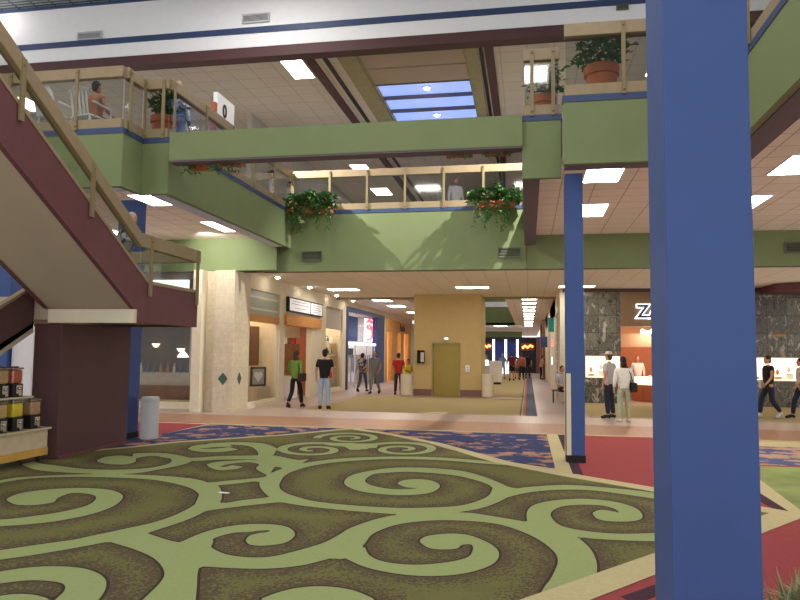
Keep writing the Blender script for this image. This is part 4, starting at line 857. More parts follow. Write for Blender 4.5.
# orange store
so_ = MB()
so_.box(X0, 38.6, 2.9, X1+.01, 47.5, 3.6)
for a, b in ((38.6, 39.2), (40.6, 42.4), (43.6, 44.6), (46.4, 47.5)): so_.box(X0, a, 0, X1+.01, b, 2.9)
struct(so_.build('wall_orange_front', 'store_orange'))
struct(B(-12.1, 38.4, 0, -12, 48, 3.7).box(-12, 47.9, 0, -8.15, 48, 3.7).box(-12, 38.4, 3.6, -8.15, 47.9, 3.7).build('wall_orange_interior', 'peach_wall'))
tag(B(X0-.35, 39.25, .0, X0-.05, 39.55, 2.9).build('door_post', 'wood_red'), 'orange brown post in the yellow orange store front', 'post')
t = thing('store_sign', (-7.88, 43.2, 3.0), 'dark lettering on the yellow orange store front', 'sign')
lt = MB()
for q, (w_, h_) in enumerate(((.25, .4), (.2, .3), (.2, .3), (.3, .42), (.2, .3))): lt.box(0, q*.36, 0, .03, q*.36+w_*.35, h_).box(0, q*.36+w_*.35, 0, .03, q*.36+w_, .09)
lt.build('lettering', 'dark_grey', t)
for i, y in enumerate((40, 43, 46)):
    light_panel(-10, y, 3.6, .9, 1.4, ['near', 'middle', 'far'][i]+' ceiling panel inside the yellow orange store', m='shop_light')
tag(B(-11.9, 39.5, 0, -11.4, 47, 2.2).build('wall_shelving', 'warm_case'), 'bright lit shelving at the back of the yellow orange store', 'shelving')

# ------------------------------------------------------------ restaurant front left (plane y = 18.6)
struct(B(-18, 18.5, 0, -9.28, 18.7, .2).box(-18, 18.5, 2.42, -8.85, 18.7, 3.0).box(-9.25, 18.3, 0, -8.86, 18.7, 3.86).build('wall_restaurant_front', 'cream_paint'))
t = thing('restaurant_window', (-11.3, 18.6, .2), 'large restaurant window behind the grey trash can and stair landing', 'window')
B(-1.9, -.01, .05, 2.0, .01, 2.16).build('pane', 'shop_glass', t)
MB().box(-1.95, -.04, 0, 2.02, .04, .05).box(-1.95, -.04, 2.16, 2.02, .04, 2.21).box(-.02, -.03, .05, .02, .03, 2.16).build('window_frame', 'olive_trim', t)
tag(B(-12.5, 18.42, 3.18, -9.5, 18.5, 3.66).build('transom_sign', 'backlit_white'), 'bright white backlit panel above the stair landing', 'lit panel')
struct(B(-18, 18.44, 3.0, -8.86, 18.5, 3.17).box(-18, 18.44, 3.67, -8.86, 18.5, 3.86).build('trim_11', 'grey_wall'))
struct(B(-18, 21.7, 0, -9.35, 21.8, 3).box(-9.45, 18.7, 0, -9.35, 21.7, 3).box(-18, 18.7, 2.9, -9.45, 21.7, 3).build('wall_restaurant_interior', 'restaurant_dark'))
tag(B(-13.5, 19.2, 0.0, -9.6, 19.35, .62).build('booth_divider', 'wood_brown'), 'brown wooden low divider behind the restaurant window', 'divider')
tag(B(-13.5, 20.4, .0, -9.6, 21.2, .95).build('bar_counter', 'wood_light'), 'pale bar counter inside the restaurant', 'counter')
tag(B(-10.95, 19.3, .0, -10.65, 19.6, 2.3).build('restaurant_post', 'dark_grey'), 'dark upright post inside the restaurant window', 'post') if False else None
tag(B(-10.1, 19.8, .0, -9.9, 20.0, 2.89).build('restaurant_post', 'grey_wall'), 'grey upright post inside the restaurant', 'post')
t = thing('pendant_lamp', (-10.05, 19.3, 1.45), 'white bell shaped pendant lamp in the restaurant window', 'lamp')
MB().lathe([(.17, 0), (.14, .07), (.07, .14), (.03, .2), (.02, .24)], seg=20).build('lamp_shade', 'backlit_white', t, smooth=True)
MB().tube([(0, 0, .24), (0, 0, 1.44)], .008, 6).build('cord', 'black', t)
t = thing('ceiling_strip', (-10.3, 19.0, 2.6), 'orange lit strip at the top of the restaurant window', 'lamp')
B(-.9, -.03, -.14, .9, .03, -.08).build('strip', 'wood_orange', t)
random.seed(3)
for i in range(14):
    tag(MB().lathe([(.04, 0), (.045, .16), (.015, .22), (.015, .3)], seg=10).build('bottle', ['leaf', 'wood_orange', 'candy_red', 'store_white', 'neon_blue'][i % 5] if i % 5 < 4 else 'store_blue', loc=(-12.9+.23*i, 20.7, .951)), 'bottle standing on the pale restaurant bar counter', 'bottle', 'bottles on the restaurant bar')
for i, (x, z) in enumerate(((-9.75, 1.75), (-11.3, 1.6), (-12.2, 1.75))):
    t = thing('sconce', (x, 21.69, z), ['right hand', 'middle', 'left hand'][i]+' small yellow lamp at the back of the restaurant', 'lamp')
    MB().lathe([(.05, 0), (.14, .12)], (0, -.15, 0), 12).build('lamp_shade', 'panel_dim', t); MB().tube([(0, -.01, .0), (0, -.15, .02)], .015).build('bracket', 'dark_grey', t)

# ------------------------------------------------------------ right side marble store (plane y = 25)
SY = 25
struct(B(1.3, SY, 0, 3.13, SY+.2, .86).box(1.3, SY, 1.62, 3.13, SY+.2, LOWZ).box(1.3, SY, .86, 1.95, SY+.2, 1.62).build('wall_marble_left', 'green_marble'))
struct(B(6.3, SY, 0, 12, SY+.2, .84).box(6.3, SY, 1.62, 12, SY+.2, LOWZ).build('wall_marble_right', 'green_marble'))
struct(B(3.13, SY, 2.64, 6.3, SY+.2, LOWZ).build('wall_store_header', mat('header_brown', '#8d7558', .6).name))
struct(B(1.2, SY-.03, LOWZ-.12, 12, SY-.001, LOWZ-.001).build('trim_12', 'maroon_dark'))
def case(x0, x1, z0, z1, label):
    t = thing('display_case', ((x0+x1)/2, SY+.1, z0), label, 'display case'); w = (x1-x0)/2; h = z1-z0
    B(-w, .55, 0, w, .6, h).box(-w, .0, 0, w, .55, .03).box(-w, 0, h-.03, w, .55, h).box(-w, .0, .03, -w+.03, .55, h-.03).box(w-.03, 0, .03, w, .55, h-.03).build('case_box', 'warm_case', t)
    B(-w+.03, -.01, .03, w-.03, 0, h-.03).build('pane', 'shop_glass', t)
    n = int(2*w/.35)
    for i in range(n):
        x = -w+.2+i*.35
        MB().box(x-.1, .2, .031, x+.1, .4, .12+.1*(i % 2)).ball((x, .3, .26+.1*(i % 2)), (.06, .04, .1), 10, 6).build('jewellery_bust', ['wood_orange', 'store_white'][i % 2], t)
case(1.96, 3.1, .87, 1.6, 'lit jewellery window in the marble wall left of the two standing shoppers')
case(6.6, 11.0, .86, 1.6, 'lit jewellery window in the marble wall behind the walking woman')
me = text_mesh('ZALES', .62, .03, .012); me2 = text_mesh('ZALES', .62, .02, .045)
t = thing('store_sign', (3.66, SY-.05, 2.93), 'blue letters with pale outline on the brown header of the jewellery store', 'sign')
RX = Matrix.Rotation(PI/2, 4, 'X')
MB().mesh(me, Matrix.Translation((0, -.02, 0)) @ RX).build('letters', 'navy', t)
MB().mesh(me2, Matrix.Translation((0, .02, 0)) @ RX).build('letter_outline', 'backlit_white', t)
struct(B(1.2, 29.5, 0, 12, 29.6, 3).box(1.2, SY+.2, 2.95, 12, 29.5, 3.05).box(3.0, SY+.2, 0, 3.12, 29.5, .6).build('wall_jewellery_interior', 'peach_wall'))
tag(B(3.2, SY+1.0, 1.95, 6.2, SY+1.1, 2.4).build('hanging_valance', 'peach_wall'), 'peach coloured valance inside the jewellery store', 'valance')
tag(B(3.2, 28.8, 0.6, 5.0, 28.9, 1.95).build('back_cabinet', 'wood_red'), 'red brown cabinet at the back of the jewellery store', 'cabinet')
t = thing('jewellery_counter', (3.75, 25.9, 0), 'red wooden counter with a glowing glass top in the jewellery store', 'counter')
MB().lathe([(.0, 0.0), (1.0, 0.0), (1.0, .6), (0, .6)], (1.0, .9, 0), 28).build('base', 'wood_red', t)
MB().lathe([(.0, .601), (1.02, .601), (1.02, .85), (0, .85)], (1.0, .9, 0), 28).build('glass_case', 'warm_case', t)
for i in range(5):
    MB().ball((.5+.25*i, .25, .9), (.06, .05, .05), 8, 5).build('jewellery_stand', 'store_white', t)
t = thing('spot_cluster', (3.95, 25.6, 2.7), 'cluster of bright spotlights above the jewellery store entrance', 'lamp')
for i in range(5): MB().lathe([(.05, 0), (.08, -.14)], (.16*i, 0, -.15-.05*(i % 2)), 10).build('spot', 'bulb_light' if i % 2 else 'shop_light', t)
B(-.1, -.02, .0, .8, .02, .04).build('track', 'black', t)
light_panel(4.2, 27.2, 2.95, 1.4, .8, 'ceiling panel inside the jewellery store', m='shop_light')
# small yellow plant like mark on marble right
tag(MB().ball((0, 0, 0), (.2, .03, .05), 10, 6).build('gold_emblem', 'wood_yellow', loc=(8.15, SY-.035, 2.35)), 'gold emblem on the marble wall at the right picture edge', 'emblem')
struct(MB().prism([(7.6, 23.5), (12, 20.5), (12, 25), (7.6, 25)], 3.7, 3.92).build('trim_13', 'maroon'))
# corridor right wall
cw = MB(); cw.mi = 0; cw.box(1.1, SY, 0, 1.29, 27, LOWZ); cw.box(1.1, 29, 0, 1.3, 36, LOWZ).box(1.1, 40, 0, 1.3, 46, LOWZ).box(1.1, 48, 0, 1.3, 60, LOWZ).box(1.1, 27, 3.2, 1.3, 60, LOWZ)
struct(cw.build('wall_corridor_right', 'cream_paint'))
struct(B(2.0, 27, 0, 2.1, 60, 3.2).build('wall_corridor_shops', 'pink_wall'))
tag(B(1.09, 27.3, .1, 1.12, 28.7, 3.1).build('corridor_window', 'grid_glass'), 'dark paned shop window just left of the slim blue column', 'window')
t = thing('round_sign', (1.05, 30.5, 2.9), 'teal and white sign on the corridor wall near the slim blue column', 'sign'); B(-.2, -.04, -.3, 0.04, .04, .3).build('plate', mat('teal', '#1f8a88', .5).name, t)
t = thing('square_sign', (1.05, 41, 2.35), 'small navy square sign farther down the corridor wall', 'sign'); B(-.35, -.04, -.3, 0.04, .04, .3).build('plate', 'navy', t)
struct(B(.95, 56, 0, 1.1, 57, LOWZ-.01).box(.95, 47, 0, 1.1, 48, LOWZ-.01).build('trim_14', 'wood_brown'))
for i, (z, c) in enumerate(((2.0, 'neon_red'), (1.2, 'backlit_white'))):
    tag(B(1.06, 31.5+i, z, 1.09, 32.4+i, z+.3).build('lit_sign', c), ['small red lit sign on the corridor wall', 'small white lit sign on the corridor wall'][i], 'sign')

# ------------------------------------------------------------ far end of the corridor
FY = 62
struct(B(-8, FY, 0, 3, FY+.2, 3.1).build('wall_far_shops', mat('far_dark', '#23202e', .6).name))
struct(B(.7, FY-1, 0, 1.09, FY-.01, 3.1).build('wall_far_pillar', 'maroon'))
for i, x in enumerate((-3.05, -2.0, -1.0, )):
    tag(B(x, FY-.1, .9, x+.18, FY-.001, 2.9).build('light_strip', 'neon_white'), ['left', 'middle', 'right'][i]+' vertical white light strip on the far dark store', 'light')
for x0, x1, lb in ((-3.9, -3.15, 'left glowing orange sign far down the corridor'), (-.6, .55, 'right glowing orange sign far down the corridor')):
    t = thing('glowing_sign', ((x0+x1)/2, FY-.05, 2.05), lb, 'sign'); w = (x1-x0)/2
    sb = B(-w, -.04, -.1, w, -.001, .55).build('sign_board', 'maroon', t)
    MB().tube([(-w*.8, -.1, .1), (-w*.4, -.1, .3), (0, -.1, .15), (w*.4, -.1, .35), (w*.8, -.1, .2)], .1, 8).build('lettering', 'neon_orange', sb, smooth=True)
tag(B(-2.8, FY-.12, 1.0, -2.1, FY-.001, 2.7).build('dark_poster', 'neon_blue'), 'deep blue lit poster left on the far store', 'poster')
tag(B(-1.75, FY-.12, .9, -1.1, FY-.001, 2.7).build('dark_poster', 'neon_blue'), 'deep blue lit poster right on the far store', 'poster')
tag(B(-4.0, FY-2.5, 0.0, -1.6, FY-2.0, 1.0).build('far_counter', 'backlit_white'), 'bright counter at the far end of the corridor', 'counter')
t = thing('kiosk', (-2.15, 38.5, 0.0065), 'grey mall kiosk in the corridor right of the elevator wall', 'kiosk')
B(-.75, -.4, 0, .1, .5, 1.0).build('counter', 'bin_grey', t); B(.11, -.5, .12, .75, .5, 1.25).build('cabinet', 'store_white', t); B(.15, -.45, 0, .7, .45, .119).build('plinth', 'black', t)
B(-.7, -.35, 1.001, .0, .4, 1.3).build('display_tray', 'backlit_white', t)
for i in range(4): MB().lathe([(.05, 0), (.06, .2), (.02, .28)], (-.6+.18*i, 0, 1.301), 10).build('product', ['navy', 'candy_red', 'dark_grey', 'leaf'][i], t)

# ------------------------------------------------------------ plants
def leaves(mb, c, n, spread, up, ln, w, rnd, droop=.6):
    for i in range(n):
        a = rnd.random()*2*PI; e = rnd.uniform(.15, 1)
        base = Vector((c[0]+rnd.gauss(0, spread*.35), c[1]+rnd.gauss(0, spread*.3), c[2]+rnd.random()*up))
        d = Vector((math.cos(a), math.sin(a), e)).normalized()
        L = ln*rnd.uniform(.6, 1.2); side = d.cross(Vector((0, 0, 1))).normalized()*w*rnd.uniform(.6, 1.2)
        p1 = base+d*L*.5; p2 = base+d*L+Vector((0, 0, -droop*L*rnd.random()))
        mb.add([base, p1+side, p2, p1-side], [(0, 1, 2), (0, 2, 3)])
def pot_plant(name, label, loc, r, h, fol_h, fol_r, nleaf, ln, w, seed=1, cat='potted plant', mat_='leaf', potm='terracotta'):
    rnd = random.Random(seed)
    t = thing(name, loc, label, cat)
    pt = MB().lathe([(r*.68, 0), (r*.74, .01), (r*.93, h*.78), (r*1.05, h*.8), (r*1.08, h*.97), (r*1.02, h), (r*.88, h), (r*.86, h*.9), (.01, h*.9)], seg=28).build('pot', potm, t, smooth=False)
    MB().lathe([(r*.86, h*.90+.001), (.01, h*.92)], seg=16).build('soil', 'soil', pt)
    st = MB()
    for i in range(7):
        a = rnd.random()*6.28; st.tube([(0, 0, h*.9), (fol_r*.3*math.cos(a), fol_r*.3*math.sin(a), h+fol_h*.5), (fol_r*.6*math.cos(a), fol_r*.6*math.sin(a), h+fol_h*.8)], [.012, .009, .005], 5)
    st.build('stems', 'leaf', t)
    f = MB()
    for i in range(nleaf//8):
        a = rnd.random()*6.28; rr = fol_r*rnd.random()**.5; z = h+fol_h*rnd.random()
        k = 1-abs((z-h)/fol_h-.4)*.7
        leaves(f, (rr*k*math.cos(a), rr*k*math.sin(a), z), 8, .1, .08, ln, w, rnd)
    o = f.build('foliage', mat_, t); o['kind'] = 'stuff'
    return t
pot_plant('potted_plant', 'large terracotta pot with a leafy plant behind the upper right railing', (1.17, 11.25, 5.48), .26, .74, .5, .5, 500, .16, .035, 4)
pot_plant('potted_fern', 'small potted fern behind the short upper right railing', (.3, 12.3, 5.48), .2, .7, .45, .38, 380, .14, .02, 5)
pot_plant('potted_plant', 'terracotta potted plant behind the short upper left railing', (-6.85, 12.1, 5.48), .24, .62, .5, .32, 380, .16, .03, 6)
t = pot_plant('floor_planter', 'grassy plant in a planter at the bottom right corner of the picture', (1.31, 3.6, .0065), .16, .3, .1, .1, 16, .1, .01, 8, mat_='leaf_pale')
rnd = random.Random(9); g = MB()
for i in range(700):
    a = rnd.random()*6.28; L = rnd.uniform(.34, .5); b = Vector((rnd.gauss(0, .08), rnd.gauss(0, .08), .28)); o_ = rnd.uniform(.3, 1)
    d = Vector((math.cos(a)*o_, math.sin(a)*o_, 0)); s_ = Vector((-math.sin(a), math.cos(a), 0))*.005
    p1 = b+d*L*.2+Vector((0, 0, L*.5)); p2 = b+d*L*.55+Vector((0, 0, L*(.95-.5*o_)))
    g.add([b-s_, b+s_, p1+s_, p1-s_, p2], [(0, 1, 2, 3), (3, 2, 4)])
o = g.build('grass_blades', 'leaf_pale', t); o['kind'] = 'stuff'
def hanging(label, x, y, z, wd, seed, vine=.7, n=700):
    rnd = random.Random(seed)
    t = thing('hanging_planter', (x, y-.07, z), label, 'planter')
    B(-wd/2, -.14, -.18, wd/2, .12, .0).build('planter_box', 'terracotta', t, bevel=.01)
    f = MB(); fl_ = MB()
    for i in range(n//10):
        px = rnd.uniform(-wd*.6, wd*.6); 
        leaves(f, (px, rnd.uniform(-.25, .1), rnd.uniform(-.15, .42)*(1-abs(px)/wd*.9)), 10, .12, .06, .19, .04, rnd, .9)
    for i in range(int(26*wd)):
        px = rnd.uniform(-wd*.55, wd*.55); L = rnd.uniform(.25, vine); py = rnd.uniform(-.3, -.17)
        for q in range(int(L/.05)):
            leaves(f, (px+rnd.gauss(0, .02), py, -.1-q*.05), 2, .02, .02, .08, .018, rnd, 1.5)
    fo = f.build('foliage', 'leaf', t); fo['kind'] = 'stuff'
    for i in range(7):
        fl_.ball((rnd.uniform(-wd*.5, wd*.5), rnd.uniform(-.3, -.18), rnd.uniform(-.2, .2)), .03, 7, 5)
    fl_.build('flowers', 'flower', fo)['kind'] = 'stuff'
hanging('hanging planter with trailing leaves on the bridge, left one', -5.72, 18.2, 5.6, 1.0, 1, .75)
hanging('hanging planter with trailing leaves on the bridge, right one by the purple beam', -.82, 18.2, 5.6, 1.0, 2, .8)
hanging('small red flowered planter in the left corner of the bridge', -6.3, 18.2, 5.55, .3, 11, .4, 120)
hanging('planter hanging behind the green cross beam at its right end', -.5, 11.85, 5.2, .45, 3, .2, 120)
hanging('second planter behind the green cross beam, left of the right end one', -1.15, 11.85, 5.2, .45, 4, .2, 120)
hanging('planter with red flowers hanging behind the cross beam at its left end', -5.35, 11.85, 5.2, .5, 5, .4, 160)
hanging('darker small planter beneath the far left end of the cross beam', -5.95, 11.85, 5.15, .3, 6, .25, 90)

# ------------------------------------------------------------ upper left furniture
def chair(label, x, y, rz, slats=True):
    t = thing('plastic_chair', (x, y, 5.481), label, 'chair', None, rz)
    B(-.24, -.24, .42, .24, .24, .45).build('seat', 'white_plastic', t, bevel=.01)
    for sx in (-1, 1):
        for sy in (-1, 1):
            MB().tube([(sx*.25, sy*.25, 0), (sx*.22, sy*.22, .42)], [.018, .025], 8).build('leg', 'white_plastic', t)
        MB().tube([(sx*.25, -.24, .42), (sx*.27, -.22, .64), (sx*.27, .2, .68)], .022, 8).build('armrest', 'white_plastic', t)
    b = MB()
    if slats:
        for i in range(5): b.tube([(-.18+.09*i, .22, .45), (-.19+.095*i, .3, .9)], .02, 6)
        b.tube([(-.24, .3, .88), (0, .34, .95), (.24, .3, .88)], .03, 8)
    else:
        b.add([(-.24, .22, .45), (.24, .22, .45), (.26, .3, .8), (.15, .32, .95), (-.15, .32, .95), (-.26, .3, .8), (-.24, .26, .45), (.24, .26, .45), (.26, .34, .8), (.15, .36, .95), (-.15, .36, .95), (-.26, .34, .8)], [(0,1,2,3,4,5), (11,10,9,8,7,6), (0,6,7,1), (1,7,8,2), (2,8,9,3), (3,9,10,4), (4,10,11,5), (5,11,6,0)])
    b.build('backrest', 'white_plastic', t)
    return t
chair('white plastic chair with a solid rounded back behind the upper left railing', -8.62, 11.42, PI-.3, False)
chair('white slatted plastic chair with a seated person behind the upper left railing', -7.98, 11.47, PI-.25)
t = thing('patio_table', (-9.3, 12.1, 5.481), 'white plastic table behind the upper left railing', 'table')
MB().lathe([(.4, .7), (.42, .72), (.4, .74)], seg=24).build('table_top', 'white_plastic', t); MB().tube([(0, 0, 0.03), (0, 0, .7)], .04).build('pedestal', 'white_plastic', t); MB().lathe([(.25, 0), (.05, .06)], seg=16).build('base', 'white_plastic', t)
t = thing('standing_sign', (-6.75, 14.0, 5.481), 'white and blue standing sign with a rounded zero on a reddish post, upper left', 'sign', None, PI/2)
B(-.05, -.05, 0, .05, .05, 1.6).build('post', 'terracotta', t)
B(.06, -.05, 1.28, .95, .05, 1.86).build('board', 'white_paint', t); B(.06, -.052, 1.15, .95, .052, 1.279).build('board_band', 'navy', t)
zm = text_mesh('0', .42, .01, .01); MB().mesh(zm, Matrix.Translation((.32, -.055, 1.40)) @ RX).build('numeral', 'dark_grey', t)
# seat for the waiting person by the corridor wall
t = thing('bench', (1.14, 24.55, .0045), 'bench against the corridor corner beside the slim blue column', 'bench', None, 0)
B(-.35, -.2, .40, .3, .2, .45).build('seat', 'wood_brown', t)
for sx in (-.3, .25):
    B(sx-.02, -.18, 0, sx+.02, .18, .399).build('leg', 'dark_grey', t)
# ------------------------------------------------------------ people
def skin_mesh(verts, edges, radii, root=0, sub=1):
    me = bpy.data.meshes.new('tmp'); me.from_pydata(verts, edges, [])
    o = bpy.data.objects.new('tmp', me); COL.objects.link(o)
    o.modifiers.new('skin', 'SKIN')
    for i, sv in enumerate(me.skin_vertices[0].data):
        r = radii[i]; sv.radius = r if hasattr(r, '__len__') else (r, r); sv.use_root = (i == root)
    o.modifiers['skin'].use_smooth_shade = True
    s = o.modifiers.new('sub', 'SUBSURF'); s.levels = sub; s.render_levels = sub
    dg = bpy.context.evaluated_depsgraph_get()
    out = bpy.data.meshes.new_from_object(o.evaluated_get(dg))
    bpy.data.objects.remove(o); bpy.data.meshes.remove(me)
    return out
def joints(pose, bag=False):
    J = dict(pel=(0, 0, .95), wai=(0, 0, 1.1), che=(0, -.01, 1.3), nb=(0, 0, 1.45), nk=(0, -.01, 1.52), hd=(0, -.025, 1.635))
    for s, n in ((-1, 'l'), (1, 'r')):
        J['sh'+n] = (s*.185, 0, 1.41); J['el'+n] = (s*.245, .03, 1.14); J['wr'+n] = (s*.25, -.04, .9); J['hn'+n] = (s*.245, -.06, .81)
        J['hp'+n] = (s*.095, 0, .91); J['kn'+n] = (s*.11, -.02, .5); J['an'+n] = (s*.12, .03, .09); J['to'+n] = (s*.14, -.14, .04)
    if pose == 'walk':
        J['knl'] = (-.10, -.17, .52); J['anl'] = (-.11, -.22, .10); J['tol'] = (-.12, -.38, .05)
        J['knr'] = (.10, .03, .49); J['anr'] = (.11, .27, .16); J['tor'] = (.12, .14, .04)
        J['ell'] = (-.25, .12, 1.16); J['wrl'] = (-.25, .12, .93); J['hnl'] = (-.25, .10, .84)
        J['elr'] = (.25, -.04, 1.15); J['wrr'] = (.24, -.20, .97); J['hnr'] = (.23, -.27, .91)
    if pose == 'hold':
        for s, n in ((-1, 'l'), (1, 'r')):
            J['el'+n] = (s*.24, -.02, 1.15); J['wr'+n] = (s*.12, -.24, 1.14); J['hn'+n] = (s*.07, -.31, 1.16)
    if pose == 'lean':
        for s, n in ((-1, 'l'), (1, 'r')):
            J['el'+n] = (s*.27, -.16, 1.17); J['wr'+n] = (s*.14, -.33, 1.13); J['hn'+n] = (s*.07, -.38, 1.13)
        for k in ('che', 'nb', 'nk', 'hd', 'shl', 'shr'):
            x, y, z = J[k]; J[k] = (x, y-.12*(z-.95)/.6, z-.03)
    if pose == 'sit':
        d = .95-.50
        for k in list(J):
            x, y, z = J[k]
            if k[:2] not in ('kn', 'an', 'to'): J[k] = (x, y, z-d)
        for s, n in ((-1, 'l'), (1, 'r')):
            J['hp'+n] = (s*.1, -.02, .48); J['kn'+n] = (s*.13, -.44, .50); J['an'+n] = (s*.13, -.42, .09); J['to'+n] = (s*.14, -.58, .04)
            J['el'+n] = (s*.25, -.05, .68); J['wr'+n] = (s*.18, -.27, .62); J['hn'+n] = (s*.16, -.35, .60)
    return J
def lerp(a, b, t): return tuple(a[i]+(b[i]-a[i])*t for i in range(3))
def person(label, x, y, z, rz, h=1.72, pose='stand', top='#333333', bot='#333344', hair='hair_brown', sleeve=.5, leg=1.0, skin='skin', shoe='#222222', fem=False, hat=None, bag=None, girth=1.0, hairlen=0, pattern=None):
    J = joints(pose); k = h/1.75
    t = thing('person', (x, y, z), label, 'person', None, rz)
    g = girth*(.93 if fem else 1); sc = Matrix.Scale(k, 4)
    names = ['pel', 'wai', 'che', 'nb', 'nk', 'shl', 'ell', 'wrl', 'shr', 'elr', 'wrr', 'hpl', 'knl', 'anl', 'hpr', 'knr', 'anr', 'tol', 'tor', 'hnl', 'hnr']
    R = dict(pel=(.13*g, .09*g), wai=(.12*g, .085*g), che=(.135*g, .09*g), nb=(.06, .055), nk=(.052, .052), shl=.05, ell=.042, wrl=.028, shr=.05, elr=.042, wrr=.028,
             hpl=.085*g, knl=.056, anl=.038, hpr=.085*g, knr=.056, anr=.038, tol=.03, tor=.03, hnl=.026, hnr=.026)
    E = [('pel', 'wai'), ('wai', 'che'), ('che', 'nb'), ('nb', 'nk'), ('che', 'shl'), ('shl', 'ell'), ('ell', 'wrl'), ('che', 'shr'), ('shr', 'elr'), ('elr', 'wrr'), ('pel', 'hpl'), ('hpl', 'knl'), ('knl', 'anl'), ('pel', 'hpr'), ('hpr', 'knr'), ('knr', 'anr'), ('anl', 'tol'), ('anr', 'tor'), ('wrl', 'hnl'), ('wrr', 'hnr')]
    ix = {n: i for i, n in enumerate(names)}
    bm = skin_mesh([J[n] for n in names], [(ix[a], ix[b]) for a, b in E], [R[n] for n in names])
    mb = MB(); mb.mi = 0; mb.mesh(bm, sc)
    hx, hy, hz = [c*k for c in J['hd']]
    mb.ball((hx, hy, hz), (.075*k, .092*k, .112*k), 16, 12)
    mb.ball((hx, hy-.03*k, hz-.065*k), (.055*k, .055*k, .05*k), 12, 8)                         # jaw
    mb.add([(hx, hy-.088*k, hz+.02*k), (hx-.014*k, hy-.085*k, hz-.025*k), (hx+.014*k, hy-.085*k, hz-.025*k), (hx, hy-.112*k, hz-.022*k)], [(0, 1, 3), (0, 3, 2), (1, 2, 3), (0, 2, 1)])  # nose
    for s in (-1, 1): mb.ball((hx+s*.076*k, hy+.005*k, hz-.005*k), (.012*k, .02*k, .03*k), 8, 6)  # ears
    mb.mi = 1
    for s in (-1, 1): mb.ball((hx+s*.03*k, hy-.082*k, hz+.012*k), (.011*k, .008*k, .007*k), 8, 5)
    mb.mi = 2; mb.ball((hx, hy-.088*k, hz-.055*k), (.022*k, .008*k, .006*k), 8, 5)
    mb.mi = 0
    for n in ('l', 'r'):                                                                         # hands: palm plus five fingers
        w_, hn = Vector(J['wr'+n])*k, Vector(J['hn'+n])*k; d = (hn-w_).normalized()
        s = 1 if n == 'r' else -1
        side = d.cross(Vector((s, 0, 0))).normalized() if abs(d.x) < .9 else Vector((0, 0, 1))
        curl = Vector((-s, 0, 0))
        for i, (o_, L) in enumerate(((-.026, .060), (-.009, .070), (.009, .066), (.026, .052))):
            b = hn+side*o_*k; mb.tube([b, b+d*L*.5*k+curl*.004*k, b+d*L*.9*k+curl*.02*k], [.0095*k, .0085*k, .006*k], 5)
        b = hn-d*.03*k-side*.022*k; mb.tube([b, b-side*.022*k+d*.02*k, b-side*.024*k+d*.045*k+curl*.01*k], [.011*k, .0095*k, .007*k], 5)
    mb.build('body', [skin, 'eye_dark', 'lips'], t, smooth=True)
    # shirt
    def sub(ns, es, rr, mult, name, mname, root=0):
        vs = [ns[q] for q in ns]; ii = {n: i for i, n in enumerate(ns)}
        m = skin_mesh(vs, [(ii[a], ii[b]) for a, b in es], [rr[q] for q in ns], root)
        return MB().mesh(m, sc).build(name, mname, t, smooth=True)
    ns = dict(hem=lerp(J['pel'], J['wai'], -.45 if pose != 'sit' else .1), wai=J['wai'], che=J['che'], nb=lerp(J['che'], J['nb'], .85), shl=J['shl'], shr=J['shr'])
    rr = dict(hem=(.18*g, .14*g), wai=(.165*g, .13*g), che=(.19*g, .14*g), nb=(.095, .09), shl=.078, shr=.078)
    es = [('hem', 'wai'), ('wai', 'che'), ('che', 'nb'), ('che', 'shl'), ('che', 'shr')]
    for n in ('l', 'r'):
        if sleeve <= .5: ns['c'+n] = lerp(J['sh'+n], J['el'+n], max(.15, sleeve*1.5)); rr['c'+n] = .062; es.append(('sh'+n, 'c'+n))
        else:
            ns['e'+n] = J['el'+n]; rr['e'+n] = .055; ns['c'+n] = lerp(J['el'+n], J['wr'+n], .88); rr['c'+n] = .04
            es += [('sh'+n, 'e'+n), ('e'+n, 'c'+n)]
    cloth(top); cloth(bot); cloth(shoe)
    sub(ns, es, rr, 1, 'shirt', pattern or 'cloth_'+top.lstrip('#'), 1)
    ns = dict(pel=J['pel'], top=lerp(J['pel'], J['wai'], .6), hpl=J['hpl'], hpr=J['hpr'])
    rr = dict(pel=(.165*g, .12*g), top=(.15*g, .112*g), hpl=.102*g, hpr=.102*g)
    es = [('pel', 'top'), ('pel', 'hpl'), ('pel', 'hpr')]
    for n in ('l', 'r'):
        if leg < .75: ns['k'+n] = lerp(J['hp'+n], J['kn'+n], .85); rr['k'+n] = .082; es.append(('hp'+n, 'k'+n))
        else:
            ns['k'+n] = J['kn'+n]; rr['k'+n] = .074; ns['a'+n] = lerp(J['kn'+n], J['an'+n], .95); rr['a'+n] = .062
            es += [('hp'+n, 'k'+n), ('k'+n, 'a'+n)]
    sub(ns, es, rr, 1, 'shorts' if leg < .75 else 'trousers', 'cloth_'+bot.lstrip('#'), 0)
    for n in ('l', 'r'):
        a, b = Vector(J['an'+n])*k, Vector(J['to'+n])*k
        f = MB(); f.tube([(a.x, a.y+.05*k, max(b.z, .045*k)), (a.x, a.y, a.z-.01*k), lerp(a, b, .5), (b.x, b.y, b.z), (b.x, b.y-.04*k, b.z-.005)], [.035*k, .05*k, .048*k, .04*k, .022*k], 10)
        f.build('shoe', 'cloth_'+shoe.lstrip('#'), t, smooth=True)
    hb = MB()
    hb.ball((hx, hy+.018*k, hz+.03*k), (.086*k, .092*k, .098*k), 16, 10)
    hb.ball((hx, hy+.05*k, hz-.02*k), (.075*k, .055*k, .09*k), 12, 8)
    if hairlen: hb.ball((hx, hy+.06*k, hz-.1*k), (.085*k, .05*k, (.1+hairlen)*k), 12, 8)
    hb.build('hair', hair, t, smooth=True)
